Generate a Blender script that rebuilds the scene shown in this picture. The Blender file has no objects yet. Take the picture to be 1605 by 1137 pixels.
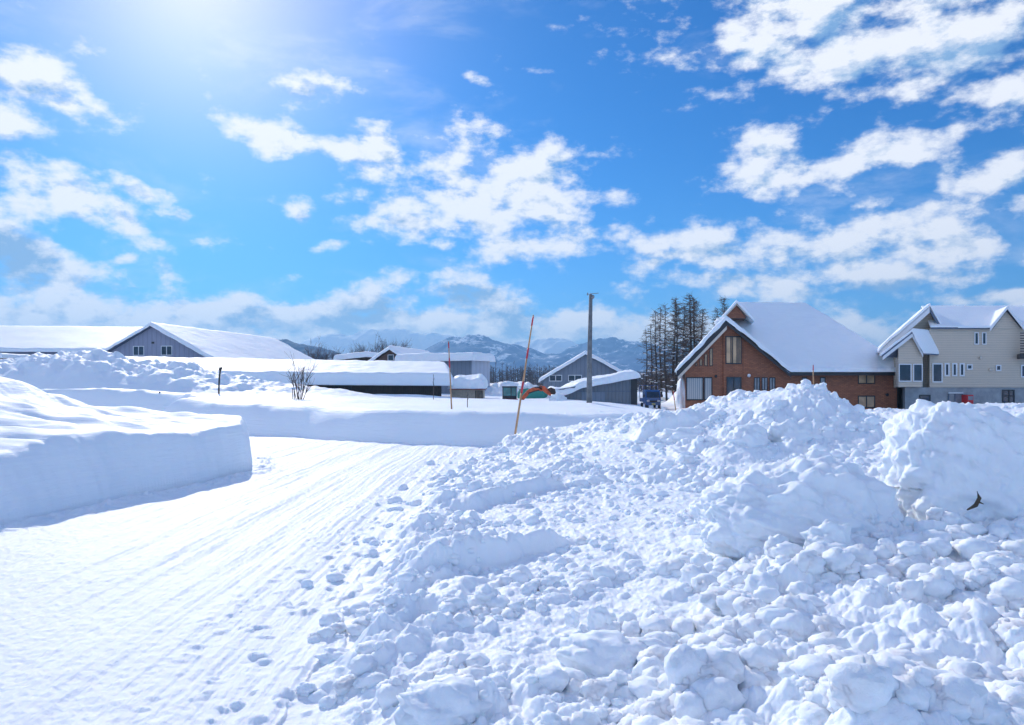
import bpy, math, random
import numpy as np
from math import radians as R
random.seed(7)
S = bpy.context.scene
col = S.collection
# ------------------------------------------------------------------ camera
F = 1160.0; CX = 802.5; HOR = 600.0; H = 2.5
cam_d = bpy.data.cameras.new('camera'); cam = bpy.data.objects.new('camera', cam_d); col.objects.link(cam)
cam.location = (0, 0, H); cam.rotation_euler = (R(90), 0, 0)
cam_d.sensor_width = 36; cam_d.lens = 36 * F / 1605; cam_d.shift_y = 31.5 / 1605
cam_d.clip_start = 0.1; cam_d.clip_end = 30000
S.camera = cam
def X(px, d): return (px - CX) / F * d
def Z(py, d): return H - (py - HOR) / F * d
# ------------------------------------------------------------------ light and sky
SUN_AZ = math.atan2(-502, F); SUN_EL = R(27)
SD = (math.cos(SUN_EL) * math.sin(SUN_AZ), math.cos(SUN_EL) * math.cos(SUN_AZ), math.sin(SUN_EL))
sun_d = bpy.data.lights.new('sun', 'SUN'); sun = bpy.data.objects.new('sun', sun_d); col.objects.link(sun)
sun_d.energy = 2.8; sun_d.angle = R(0.6); sun_d.color = (1.0, 0.93, 0.84)
from mathutils import Vector
sun.rotation_euler = Vector(SD).to_track_quat('Z', 'Y').to_euler()
sun.location = (-50, 100, 80)
S.view_settings.view_transform = 'Standard'; S.view_settings.look = 'None'
S.view_settings.exposure = 0.38; S.view_settings.gamma = 1
S.render.engine = 'CYCLES'
try:
    S.cycles.volume_bounces = 0; S.cycles.max_bounces = 8; S.cycles.diffuse_bounces = 4
except Exception: pass

class NT:
    def __init__(s, tree): s.t = tree; s.n = tree.nodes; s.l = tree.links
    def put(s, sock, v):
        if v is None: return
        if isinstance(v, bpy.types.NodeSocket): s.l.new(v, sock)
        else:
            if sock.type == 'RGBA' and len(v) == 3: v = (*v, 1)
            sock.default_value = v
    def node(s, typ, **kw):
        n = s.n.new(typ)
        for k, v in kw.items(): setattr(n, k, v)
        return n
    def m(s, op, a, b=None, c=None, clamp=False):
        n = s.node('ShaderNodeMath', operation=op, use_clamp=clamp)
        s.put(n.inputs[0], a); s.put(n.inputs[1], b)
        if c is not None: s.put(n.inputs[2], c)
        return n.outputs[0]
    def vm(s, op, a, b=None, scale=None):
        n = s.node('ShaderNodeVectorMath', operation=op)
        s.put(n.inputs[0], a); s.put(n.inputs[1], b)
        if scale is not None: s.put(n.inputs['Scale'], scale)
        return n.outputs['Value'] if op in ('LENGTH', 'DOT_PRODUCT') else n.outputs[0]
    def mix(s, f, a, b, mode='MIX'):
        n = s.node('ShaderNodeMix', data_type='RGBA', blend_type=mode)
        s.put(n.inputs[0], f); s.put(n.inputs[6], a); s.put(n.inputs[7], b)
        return n.outputs[2]
    def ss(s, v, a, b, lo=0.0, hi=1.0):
        n = s.node('ShaderNodeMapRange', interpolation_type='SMOOTHSTEP')
        s.put(n.inputs[0], v); s.put(n.inputs[1], a); s.put(n.inputs[2], b); s.put(n.inputs[3], lo); s.put(n.inputs[4], hi)
        return n.outputs[0]
    def noise(s, vec, scale, detail=4, rough=0.55, lac=2.0, dist=0.0, dim='3D', w=None):
        n = s.node('ShaderNodeTexNoise', noise_dimensions=dim)
        s.put(n.inputs['Vector'], vec)
        n.inputs['Scale'].default_value = scale; n.inputs['Detail'].default_value = detail
        n.inputs['Roughness'].default_value = rough; n.inputs['Lacunarity'].default_value = lac
        n.inputs['Distortion'].default_value = dist
        if w is not None: s.put(n.inputs['W'], w)
        return n.outputs['Fac']
    def comb(s, x, y, z=0.0):
        n = s.node('ShaderNodeCombineXYZ'); s.put(n.inputs[0], x); s.put(n.inputs[1], y); s.put(n.inputs[2], z)
        return n.outputs[0]

W = bpy.data.worlds.new('World'); S.world = W; W.use_nodes = True
W.cycles.sampling_method = 'MANUAL'; W.cycles.sample_map_resolution = 512
W.node_tree.nodes.clear(); w = NT(W.node_tree)
sky = w.node('ShaderNodeTexSky', sky_type='NISHITA', sun_disc=False)
sky.sun_elevation = SUN_EL; sky.sun_rotation = SUN_AZ
sky.altitude = 200; sky.air_density = 1.0; sky.dust_density = 0.6; sky.ozone_density = 1.6
tc = w.node('ShaderNodeTexCoord'); D = tc.outputs['Generated']
sx = w.node('ShaderNodeSeparateXYZ'); w.put(sx.inputs[0], D); dx, dy, dz = sx.outputs
az = w.m('ARCTAN2', dx, dy)
hyp = w.m('SQRT', w.m('ADD', w.m('MULTIPLY', dx, dx), w.m('MULTIPLY', dy, dy)))
v = w.m('DIVIDE', dz, w.m('MAXIMUM', hyp, 0.02))
# clouds live on the sky: azimuth and tangent of elevation
UV = w.comb(az, v)
CL = [(1380,50,300,75,6,1.3),(1500,110,130,50,18,1.2),(1270,405,230,45,3,1.2),(780,300,150,60,12,1.2),  # x, y, rx, ry, tilt, strength
 (40,140,115,80,20,1),(95,165,60,30,30,1),(20,285,100,48,18,1),(105,300,90,38,28,1),(190,345,65,26,33,1),(20,415,120,80,15,1.1),(110,440,60,40,30,.9),(140,490,150,45,12,1),(60,75,35,14,40,.7),
 (490,152,52,24,2,.95),(527,138,18,22,0,.7),(440,212,95,26,10,1),(530,240,90,26,22,.95),(590,240,38,32,0,.95),
 (730,240,60,42,20,1),(820,265,130,42,14,1.05),(700,310,100,40,0,1.05),(640,345,120,26,8,1),(790,325,110,42,0,1.1),(740,285,110,50,10,1.1),(900,290,80,28,14,.9),
 (850,382,115,30,-6,1),(692,388,30,16,0,.9),(915,362,40,18,0,.8),(815,420,30,8,0,.6),
 (1230,20,150,50,0,1.0),(1400,30,260,85,5,1.25),(1500,90,150,70,14,1.25),(1300,95,150,45,8,1.0),(1590,140,50,45,10,1),(1100,103,48,24,8,.8),(1200,135,160,18,4,.6),
 (1250,268,120,32,-2,1),(1190,240,50,36,20,.85),(1350,250,120,26,-5,1),(1440,215,110,22,-4,.8),(1460,178,80,14,-3,.65),(1560,285,80,38,15,1),(1595,310,50,42,0,1),(1515,255,40,30,40,.7),
 (1120,395,110,38,10,1.05),(1250,410,170,55,4,1.15),(1370,395,180,50,-2,1.15),(1500,385,110,30,6,1),(1200,450,130,26,8,1),(1400,445,150,30,0,.95),(1350,360,90,32,-10,1),
 (222,306,42,18,18,.85),(325,380,36,13,-4,.8),(262,425,28,15,30,.8),(285,358,40,20,25,.8),(475,335,25,13,14,.8),(515,388,25,9,0,.7),(540,320,40,13,4,.75),(745,122,20,8,30,.7),(1375,318,46,12,0,.7),(1465,330,50,16,22,.75),(188,410,22,10,0,.65),(1035,415,26,11,0,.75),(840,112,50,7,5,.5),
 (210,475,130,32,4,1),(330,510,300,36,0,1.1),(560,492,95,42,-4,1.25),(720,478,105,40,3,1.3),(640,500,160,30,0,1.1),(830,500,110,34,8,1.15),(940,505,90,36,6,1.15),(1030,515,60,26,0,1),(1360,508,100,28,6,1),(1300,530,200,20,0,.9),(1545,464,130,14,-2,.9),(1600,500,60,20,0,.9),(250,515,420,34,0,1.4),(650,522,420,38,0,1.4),(930,520,260,34,4,1.3),(700,548,420,30,0,1.3),(100,545,300,45,0,1.3),
]
warp = w.node('ShaderNodeTexNoise', noise_dimensions='2D'); w.put(warp.inputs['Vector'], UV)
warp.inputs['Scale'].default_value = 9; warp.inputs['Detail'].default_value = 3
wv = w.vm('SCALE', w.vm('SUBTRACT', warp.outputs['Color'], (0.5, 0.5, 0.5)), scale=0.035)
UVw = w.vm('ADD', UV, wv)
def uv_of(px, py):
    a = math.atan((px - CX) / F); return a, (HOR - py) / F * math.cos(a)
sw = w.node('ShaderNodeSeparateXYZ'); w.put(sw.inputs[0], UVw)
U3 = w.comb(sw.outputs[0], sw.outputs[0], sw.outputs[0]); V3 = w.comb(sw.outputs[1], sw.outputs[1], sw.outputs[1])
def vma(a_, b_, c_):
    n = w.node('ShaderNodeVectorMath', operation='MULTIPLY_ADD'); w.put(n.inputs[0], a_); w.put(n.inputs[1], b_); w.put(n.inputs[2], c_)
    return n.outputs[0]
def ellipses3(three):
    """squared elliptical distance to three clouds at once, one per vector component"""
    P = []
    for (px, py, rx, ry, tl, st) in three:
        a, e = uv_of(px, py); ca = math.cos(a); k = .8 + .2 * st
        rx_, ry_ = 1.25 * k * rx / F * ca * ca, 1.3 * k * ry / F * ca; c, s_ = math.cos(R(-tl)), math.sin(R(-tl))
        P.append((c / rx_, s_ / rx_, -(c * a + s_ * e) / rx_, -s_ / ry_, c / ry_, (s_ * a - c * e) / ry_))
    K = [tuple(P[i][j] for i in range(3)) for j in range(6)]
    p = vma(U3, K[0], vma(V3, K[1], K[2])); q = vma(U3, K[3], vma(V3, K[4], K[5]))
    wk = tuple(max(0, .9 - t_[5]) * 1.5 for t_ in three)
    qq = w.vm('MULTIPLY', q, q)
    if max(wk) > 0: qq = w.vm('ADD', qq, wk)
    return vma(p, p, qq)
acc = None
for i in range(0, len(CL), 3):
    g3 = (CL[i:i+3] + [CL[-1]] * 2)[:3]; l2 = ellipses3(g3)
    acc = l2 if acc is None else w.vm('MINIMUM', acc, l2)
sa = w.node('ShaderNodeSeparateXYZ'); w.put(sa.inputs[0], acc)
acc = w.m('SUBTRACT', 1.0, w.m('SQRT', w.m('MINIMUM', sa.outputs[0], w.m('MINIMUM', sa.outputs[1], sa.outputs[2]))))
acc = w.m('MINIMUM', w.m('MAXIMUM', acc, -0.9), 0.85)
bank = w.m('MULTIPLY', w.m('MULTIPLY', w.ss(v, 0.135, 0.07), w.ss(v, -.01, 0.03, .45, 1)), w.ss(az, 0.34, 0.02))   # low cloud bank on the left and central horizon
acc = w.m('MAXIMUM', acc, w.m('SUBTRACT', w.m('MULTIPLY', bank, 1.9), .55))
sc = w.vm('MULTIPLY', UV, (1.0, 1.7, 1.0))
def dens(vec):
    n1 = w.noise(vec, 14, 7, 0.58, 2.1, 0.0, '2D')
    return n1
n_a = dens(sc)
# the sky's far side and zenith get scattered clouds too
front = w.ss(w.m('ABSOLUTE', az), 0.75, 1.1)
gen = w.m('SUBTRACT', w.noise(D, 2.3, 3, 0.5), 0.56)
gen = w.m('MULTIPLY', gen, 5.0)
accn = w.node('ShaderNodeMix', data_type='FLOAT'); w.put(accn.inputs[0], front); w.put(accn.inputs[2], acc); w.put(accn.inputs[3], gen)
E = accn.outputs[0]
den = w.m('ADD', E, w.m('MULTIPLY', w.m('SUBTRACT', n_a, 0.5), 3.3))
sunoff = w.vm('ADD', sc, (-0.012, 0.030, 0))
n_b = dens(sunoff)
alpha = w.ss(den, -0.08, 0.9)
wisp = w.noise(w.vm('MULTIPLY', UV, (1.0, 2.6, 1.0)), 3.2, 5, 0.62, 2.1, 0.3, '2D')
alpha = w.m('MAXIMUM', alpha, w.m('MULTIPLY', w.ss(wisp, 0.50, 0.78), 0.28))
# self-shadow: thicker cloud between here and the sun
shade = w.m('ADD', w.m('MULTIPLY', w.m('SUBTRACT', n_b, n_a), 5.5), w.m('MULTIPLY', w.m('SUBTRACT', den, 0.65), 0.24))
DK = [(30,398,62,34,1.1),(10,430,60,28,1.1),(548,490,75,24,.85),(600,505,60,16,.6),(735,470,60,18,.9),(790,490,60,16,.55),(720,520,220,22,.4),(1230,440,160,20,.55),(1340,445,140,18,.5),(1500,80,190,50,.42),(1320,60,180,40,.3),(880,520,160,16,.35)]
dk = None
for i in range(0, len(DK), 3):
    g3 = [(x_, y_, 1.2 * a_, 1.2 * b_, 0, 1) for x_, y_, a_, b_, c_ in DK[i:i+3]]; st3 = tuple(d_[4] for d_ in DK[i:i+3])
    g = vma(ellipses3(g3), tuple(-k for k in st3), st3)
    dk = g if dk is None else w.vm('MAXIMUM', dk, g)
sa = w.node('ShaderNodeSeparateXYZ'); w.put(sa.inputs[0], dk)
dk = w.m('MAXIMUM', 0.0, w.m('MAXIMUM', sa.outputs[0], w.m('MAXIMUM', sa.outputs[1], sa.outputs[2])))
shade = w.m('ADD', w.m('MULTIPLY', shade, 0.7), w.m('MULTIPLY', dk, w.ss(n_a, 0.25, 0.6, 0.5, 1.0)), clamp=True)
cloudc = w.mix(shade, (7.6, 7.8, 8.3), (2.0, 3.6, 5.9))
# air: blue, paler towards the horizon, brighter round the sun
dots = w.vm('DOT_PRODUCT', D, SD)
ang = w.m('ARCCOSINE', w.m('MINIMUM', dots, 0.99999))
glow1 = w.m('EXPONENT', w.m('MULTIPLY', w.m('POWER', w.m('DIVIDE', ang, 0.15), 1.5), -1.0))
glow2 = w.m('EXPONENT', w.m('MULTIPLY', w.m('DIVIDE', ang, 0.30), -1.0))
skyt = w.mix(1.0, sky.outputs[0], w.mix(w.m('MULTIPLY', glow2, 1.6, None, True), (0.003, 0.38, 0.84), (0.05, 0.295, 0.80)), 'MULTIPLY')
hz = w.m('EXPONENT', w.m('MULTIPLY', w.m('MAXIMUM', v, 0.0), -9.0))
skyt = w.mix(w.m('MULTIPLY', hz, 0.62), skyt, (2.4, 5.0, 8.6))
skyt = w.mix(1.0, skyt, w.vm('SCALE', (0.5, 0.30, 0.2), scale=glow2), 'ADD')
skyt = w.mix(1.0, skyt, w.vm('SCALE', (5.0, 2.6, 0.4), scale=glow1), 'ADD')
final = w.mix(alpha, skyt, cloudc)
fill_mask = w.m('MAXIMUM', front, w.ss(v, 0.75, 1.6))
final = w.mix(fill_mask, final, w.vm('MULTIPLY', final, (3.0, 2.45, 1.95)))   # sky out of view, brightened and whitened as added fill for camera-facing shade
final = w.mix(1.0, final, w.vm('SCALE', (1.0, 1.0, 1.0), scale=glow1), 'ADD')
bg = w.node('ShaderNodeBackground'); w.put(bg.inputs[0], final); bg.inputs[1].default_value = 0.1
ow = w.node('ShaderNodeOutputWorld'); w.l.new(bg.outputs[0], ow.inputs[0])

# ------------------------------------------------------------------ numpy noise
def _h(ix, iy, seed):
    a = (ix.astype(np.int64) * 374761393 + iy.astype(np.int64) * 668265263 + seed * 974634777) & 0xFFFFFFFF
    a = ((a ^ (a >> 13)) * 1274126177) & 0xFFFFFFFF
    a = ((a ^ (a >> 16)) * 2246822519) & 0xFFFFFFFF
    return ((a ^ (a >> 15)) & 0xFFFFFF) / float(0xFFFFFF)
def pn(x, y, seed=0):
    ix = np.floor(x); iy = np.floor(y); fx = x - ix; fy = y - iy
    u = fx * fx * fx * (fx * (fx * 6 - 15) + 10); vv = fy * fy * fy * (fy * (fy * 6 - 15) + 10)
    def g(ox, oy):
        t = _h(ix + ox, iy + oy, seed) * 2 * np.pi
        return np.cos(t) * (fx - ox) + np.sin(t) * (fy - oy)
    return ((g(0,0) * (1-u) + g(1,0) * u) * (1-vv) + (g(0,1) * (1-u) + g(1,1) * u) * vv) * 1.5
def fbm(x, y, o=4, seed=0, r=0.5, l=2.03):
    s = np.zeros_like(x); a = 1.0; f = 1.0
    for i in range(o):
        s += a * pn(x * f + 13.7 * i, y * f - 7.1 * i, seed + i); a *= r; f *= l
    return s
def n3(p, seed=0):
    return (pn(p[:,0] + 3.1*p[:,2], p[:,1] - 1.7*p[:,2], seed) + pn(p[:,1] + 2.3*p[:,0], p[:,2] + 1.1*p[:,1], seed+5) + pn(p[:,2] - 2.9*p[:,1], p[:,0] + 1.3*p[:,2], seed+9)) * 0.6
def clods(x, y, s, seed, pres=1.0, rmin=.38, rmax=.85):
    """rounded clods of broken snow: 0..1 domes on jittered cells"""
    xs = x / s; ys = y / s; ix = np.floor(xs); iy = np.floor(ys); out = np.zeros_like(x)
    for ox in (-1, 0, 1):
        for oy in (-1, 0, 1):
            cx = ix + ox; cy = iy + oy
            ax = cx + _h(cx, cy, seed); ay = cy + _h(cx, cy, seed + 1)
            r = rmin + (rmax - rmin) * _h(cx, cy, seed + 2) ** 1.5
            th = _h(cx, cy, seed + 3) * np.pi; c = np.cos(th); sn = np.sin(th); st = 0.7 + .6 * _h(cx, cy, seed + 4)
            dx_ = xs - ax; dy_ = ys - ay
            q = ((dx_ * c + dy_ * sn) * st) ** 2 + ((-dx_ * sn + dy_ * c) / st) ** 2
            t = 1 - q / (r * r)
            hgt = np.maximum(t, 0) ** .72 * r * (0.75 + .5 * _h(cx, cy, seed + 6))
            if not (np.isscalar(pres) and pres >= 1): hgt = hgt * (_h(cx, cy, seed + 5) < pres)
            np.maximum(out, hgt, out=out)
    return out
def sst(a, b, t):
    t = np.clip((t - a) / (b - a), 0, 1); return t * t * (3 - 2 * t)
def psdf(x, y, P):
    """signed distance, positive inside polygon P"""
    d2 = np.full_like(x, 1e12); ins = np.zeros(x.shape, bool)
    for i in range(len(P)):
        ax, ay = P[i - 1]; bx, by = P[i]
        ex, ey = bx - ax, by - ay; t = np.clip(((x - ax) * ex + (y - ay) * ey) / (ex * ex + ey * ey), 0, 1)
        d2 = np.minimum(d2, (x - ax - t * ex) ** 2 + (y - ay - t * ey) ** 2)
        if ay != by:
            c = ((ay > y) != (by > y)) & (x < (bx - ax) * (y - ay) / (by - ay) + ax); ins ^= c
    return np.where(ins, 1, -1) * np.sqrt(d2)

# ------------------------------------------------------------------ materials
def mat(name):
    m = bpy.data.materials.new(name); m.use_nodes = True; t = NT(m.node_tree)
    b = m.node_tree.nodes['Principled BSDF']; return m, t, b
def pos(t): return t.node('ShaderNodeNewGeometry').outputs['Position']
def obj_co(t): return t.node('ShaderNodeTexCoord').outputs['Object']
def bump(t, b, hgt, dist, strength=1.0, normal=None):
    n = t.node('ShaderNodeBump'); n.inputs['Strength'].default_value = strength; n.inputs['Distance'].default_value = dist
    t.put(n.inputs['Height'], hgt)
    if normal is not None: t.put(n.inputs['Normal'], normal)
    if b is not None: t.l.new(n.outputs[0], b.inputs['Normal'])
    return n.outputs[0]
def plain(name, c, rough=0.6, metal=0.0, var=0.15, scale=6.0, spec=0.5, coat=0.0):
    m, t, b = mat(name); p = obj_co(t)
    f = t.noise(p, scale, 5, 0.6)
    t.put(b.inputs['Base Color'], t.mix(t.ss(f, .3, .7), tuple(k * (1 - var) for k in c), tuple(min(1, k * (1 + var)) for k in c)))
    b.inputs['Roughness'].default_value = rough; b.inputs['Metallic'].default_value = metal
    b.inputs['Specular IOR Level'].default_value = spec; b.inputs['Coat Weight'].default_value = coat
    bump(t, b, t.noise(p, scale * 8, 3), 0.004, 0.4)
    return m
def snow_mat(name, grain=1.0, road=False):
    m, t, b = mat(name); p = pos(t)
    big = t.noise(p, 0.6, 4, 0.55)
    t.put(b.inputs['Base Color'], t.mix(big, (0.84, 0.89, 0.945), (0.89, 0.92, 0.955)))
    b.inputs['Roughness'].default_value = 0.62; b.inputs['Specular IOR Level'].default_value = 0.25
    b.inputs['Subsurface Weight'].default_value = 0.35
    b.inputs['Subsurface Radius'].default_value = (0.5, 0.8, 1.0); b.inputs['Subsurface Scale'].default_value = 0.035
    n1 = bump(t, None, t.noise(p, 9, 6, 0.62), 0.03 * grain, 0.5)
    n2 = bump(t, None, t.noise(p, 60, 3, 0.6), 0.006 * grain, 0.6, n1)
    if road:
        q = t.node('ShaderNodeMapping'); t.put(q.inputs[0], p); q.inputs[2].default_value = (0, 0, R(4)); q.inputs[3].default_value = (6.0, 0.35, 1)
        n2 = bump(t, None, t.noise(q.outputs[0], 3.0, 6, 0.7), 0.02, 0.6, n2)
        q2 = t.node('ShaderNodeMapping'); t.put(q2.inputs[0], p); q2.inputs[3].default_value = (1.0, 1.0, 1)
        n2 = bump(t, None, t.noise(q2.outputs[0], 24.0, 4, 0.75), 0.012, 0.5, n2)
    if grain < .5:
        q = t.node('ShaderNodeMapping'); t.put(q.inputs[0], p); q.inputs[3].default_value = (.5, .5, 6)
        n2 = bump(t, None, t.noise(q.outputs[0], 1.6, 6, .65), 0.07, 0.55, n2)
    t.l.new(n2, b.inputs['Normal'])
    return m
SNOW = snow_mat('fresh_snow'); SNOWR = snow_mat('packed_snow', 0.9, True); SNOWS = snow_mat('drifted_snow', 0.35)

# ------------------------------------------------------------------ mesh helpers
def wloc(o):
    l = Vector((0, 0, 0))
    while o is not None: l += o.location; o = o.parent
    return l
def tag(o, label=None, cat=None, group=None, kind=None):
    if label: o['label'] = label
    if cat: o['category'] = cat
    if group: o['group'] = group
    if kind: o['kind'] = kind
    return o
def thing(name, label, cat, loc, group=None):
    o = bpy.data.objects.new(name, None); col.objects.link(o); o.location = loc; o.empty_display_size = 0.3
    return tag(o, label, cat, group)
def np_mesh(name, V, Fq, m, parent=None, smooth=True):
    """V (n,3) world coordinates, Fq (k,4) or (k,3) arrays"""
    me = bpy.data.meshes.new(name); V = np.asarray(V, np.float32); Fq = np.asarray(Fq, np.int32)
    if parent is not None: V = V - np.array(wloc(parent), np.float32)
    k = Fq.shape[1]
    me.vertices.add(len(V)); me.vertices.foreach_set('co', V.ravel())
    me.loops.add(Fq.size); me.loops.foreach_set('vertex_index', Fq.ravel())
    me.polygons.add(len(Fq)); me.polygons.foreach_set('loop_start', np.arange(0, Fq.size, k, dtype=np.int32))
    try: me.polygons.foreach_set('loop_total', np.full(len(Fq), k, np.int32))
    except Exception: pass
    me.polygons.foreach_set('use_smooth', np.full(len(Fq), smooth, bool))
    me.materials.append(m); me.update(calc_edges=True); me.validate()
    o = bpy.data.objects.new(name, me); col.objects.link(o); o.parent = parent
    return o
class MB:
    def __init__(s): s.v = []; s.f = []
    def add(s, vs, fs):
        n = len(s.v); s.v += [tuple(p) for p in vs]; s.f += [tuple(i + n for i in f) for f in fs]; return s
    def box(s, x0, x1, y0, y1, z0, z1):
        return s.add([(x0,y0,z0),(x1,y0,z0),(x1,y1,z0),(x0,y1,z0),(x0,y0,z1),(x1,y0,z1),(x1,y1,z1),(x0,y1,z1)],
                     [(0,3,2,1),(4,5,6,7),(0,1,5,4),(1,2,6,5),(2,3,7,6),(3,0,4,7)])
    def prism(s, poly, y0, y1, fr=None):
        """poly of (x,z), extruded in y; fr maps local to world"""
        n = len(poly); vs = [(a, y0, b) for a, b in poly] + [(a, y1, b) for a, b in poly]
        if fr: vs = [fr(*p) for p in vs]
        return s.add(vs, [tuple(range(n)), tuple(range(2*n-1, n-1, -1))] + [(i, i+n, (i+1) % n + n, (i+1) % n) for i in range(n)])
    def prismx(s, poly, x0, x1):
        n = len(poly); vs = [(x0, a, b) for a, b in poly] + [(x1, a, b) for a, b in poly]
        return s.add(vs, [tuple(range(n)), tuple(range(2*n-1, n-1, -1))] + [(i, i+n, (i+1) % n + n, (i+1) % n) for i in range(n)])
    def tube(s, pts, rad, k=8, caps=True):
        pts = [Vector(p) for p in pts]; n = len(pts)
        if not hasattr(rad, '__len__'): rad = [rad] * n
        vs = []; base = len(s.v)
        for i, p in enumerate(pts):
            d = (pts[min(i+1, n-1)] - pts[max(i-1, 0)]); d.normalize()
            up = Vector((0,0,1)) if abs(d.z) < .9 else Vector((0,1,0))
            a = d.cross(up); a.normalize(); b = d.cross(a)
            for j in range(k):
                t = 2 * math.pi * j / k; vs.append(p + (a * math.cos(t) + b * math.sin(t)) * rad[i])
        fs = []
        for i in range(n - 1):
            for j in range(k):
                fs.append((i*k+j, i*k+(j+1) % k, (i+1)*k+(j+1) % k, (i+1)*k+j))
        if caps: fs += [tuple(range(k-1, -1, -1)), tuple(range((n-1)*k, n*k))]
        return s.add(vs, fs)
    def build(s, name, m, parent=None, smooth=False, bevel=0.0):
        off = wloc(parent) if parent is not None else Vector((0,0,0))
        me = bpy.data.meshes.new(name); me.from_pydata([(a-off.x, b-off.y, c-off.z) for a, b, c in s.v], [], s.f)
        me.materials.append(m)
        if smooth:
            for p in me.polygons: p.use_smooth = True
        me.update()
        import bmesh
        bm = bmesh.new(); bm.from_mesh(me); bmesh.ops.recalc_face_normals(bm, faces=bm.faces); bm.to_mesh(me); bm.free()
        o = bpy.data.objects.new(name, me); col.objects.link(o); o.parent = parent
        if bevel:
            b = o.modifiers.new('bevel', 'BEVEL'); b.width = bevel; b.segments = 2; b.limit_method = 'ANGLE'
        return o
def ico(sub):
    import bmesh
    bm = bmesh.new(); bmesh.ops.create_icosphere(bm, subdivisions=sub, radius=1.0)
    V = np.array([v.co[:] for v in bm.verts]); Fc = np.array([[v.index for v in f.verts] for f in bm.faces]); bm.free()
    return V, Fc
ICO = {k: ico(k) for k in (2, 3, 4, 6)}

# ------------------------------------------------------------------ ground sheet
# snow surface heights surveyed at (column, row, distance)
CP = [(600,1137,4.97),(700,1137,4.7),(850,1137,4.5),(1000,1137,4.4),(1200,1137,4.2),(1400,1137,4.0),(1605,1137,3.9),
 (600,1000,6.5),(800,1000,6.3),(1000,1000,6.1),(1200,1000,5.7),(1400,1000,5.4),(1600,1000,5.2),
 (620,900,9.2),(700,900,8.9),(800,900,8.3),(1000,900,8.0),(1200,900,7.0),(1400,900,6.9),(1600,900,6.7),
 (700,800,13.3),(850,800,12.3),(1000,800,11.8),(1120,800,11.2),(1250,800,9.6),(1400,850,7.7),(1600,860,7.5),
 (740,740,19.4),(850,740,17.5),(1000,740,16.4),(1150,740,15.8),(1300,740,14.6),(1400,745,13.0),(1500,745,13.0),
 (800,688,27.5),(850,672,27),(900,667,27),(960,655,26.5),(1010,655,26),(1045,652,25),(1062,648,25),(1078,642,24.5),(1100,636,24),(1130,627,23),(1190,618,22),(1230,614,21.5),(1250,608,21),(1272,593,20.8),(1300,612,20.8),(1330,632,21),(1360,656,21),(1400,678,20.5),
 (840,705,25.5),(900,700,23),(1000,690,21),(1100,680,20),(1200,672,19.2),(1272,668,18.8),(1330,690,18),(1400,710,17),(1200,715,17.2),(1100,715,17.8),(1000,715,19),
 (1450,660,26),(1400,664,30),(1330,668,32),(1400,655,36),(1530,627,28),(1600,634,27),(1480,648,28),(1430,700,15.5),(1550,700,15)]
XYZ = [(X(a, d), d, Z(b, d)) for a, b, d in CP]
XYZ += [(3,32,.35),(8,32,.55),(13,31,.7),(18,34,.8),(25,34,1.1),(8,40,.15),(16,45,.3),(25,48,.6),(36,45,1.0),(9,3,.8),(14,8,.9),(20,15,1.1),(2.5,1.5,.5),(6,0,.7),(8,-6,.6),(0.5,1.5,.25),(0.5,-6,.3),(3,-10,.4),(16,0,.8)]
EDGE = [(-1.2,-12),(-1.25,3),(-1.6,5.5),(-2.0,9.7),(-2.15,15.3),(-1.95,20),(-1.8,25.2),(-0.4,29.5)]
for i in range(1, len(EDGE)): XYZ.append((EDGE[i][0] + .1, EDGE[i][1], 0.05))
CPn = np.array(XYZ)
def cf(x, y): return np.stack([np.arctan2(x, y), 0.5 * np.log(x * x + y * y + .3)], -1)
Q = cf(CPn[:,0], CPn[:,1]); EPS = 0.045
Kq = np.sqrt(((Q[:,None] - Q[None]) ** 2).sum(-1) + EPS ** 2)
Wr = np.linalg.solve(Kq - np.eye(len(Q)) * 0.01, CPn[:,2] - .5)
def rbf_grid(A, B):
    g = np.full(A.shape, .5)
    for (qa, qb), wq in zip(Q, Wr): g += wq * np.sqrt((A - qa) ** 2 + (B - qb) ** 2 + EPS ** 2)
    return g
gA = np.linspace(-1.2, 2.6, 330); gB = np.linspace(-.6, 4.6, 330)
RG = rbf_grid(*np.meshgrid(gA, gB, indexing='ij'))
def rbf(x, y):
    c = cf(x, y); a = np.clip((c[...,0] - gA[0]) / (gA[1] - gA[0]), 0, len(gA) - 1.001); b = np.clip((c[...,1] - gB[0]) / (gB[1] - gB[0]), 0, len(gB) - 1.001)
    i = a.astype(int); j = b.astype(int); fa = a - i; fb = b - j
    return (RG[i,j]*(1-fa) + RG[i+1,j]*fa)*(1-fb) + (RG[i,j+1]*(1-fa) + RG[i+1,j+1]*fa)*fb
LB = [(-7.4,21),(-7.9,18),(-8.9,12.9),(-9.9,8),(-10.5,3),(-11,-20),(-70,-20),(-70,30),(-18,27.5),(-11,26),(-8.7,24.7)]
MBK = [(-70,54),(-30,47.5),(-22,45),(-19.8,43),(-19.2,38.7),(-16,36.5),(-12.4,35),(-6.9,31.5),(-2.6,29.2),(1,28.6),(5,29.5),(8.3,33),(10.2,42),(11.3,52),(11.9,64),(8,78),(-70,90)]
RBK = [(-1.2,-20),(-1.25,3),(-1.6,5.5),(-2.0,9.7),(-2.15,15.3),(-1.95,20),(-1.8,25.2),(-0.5,28.3),(3,31.5),(7,36),(12,44),(24,52),(60,52),(80,0),(60,-20)]
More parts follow.
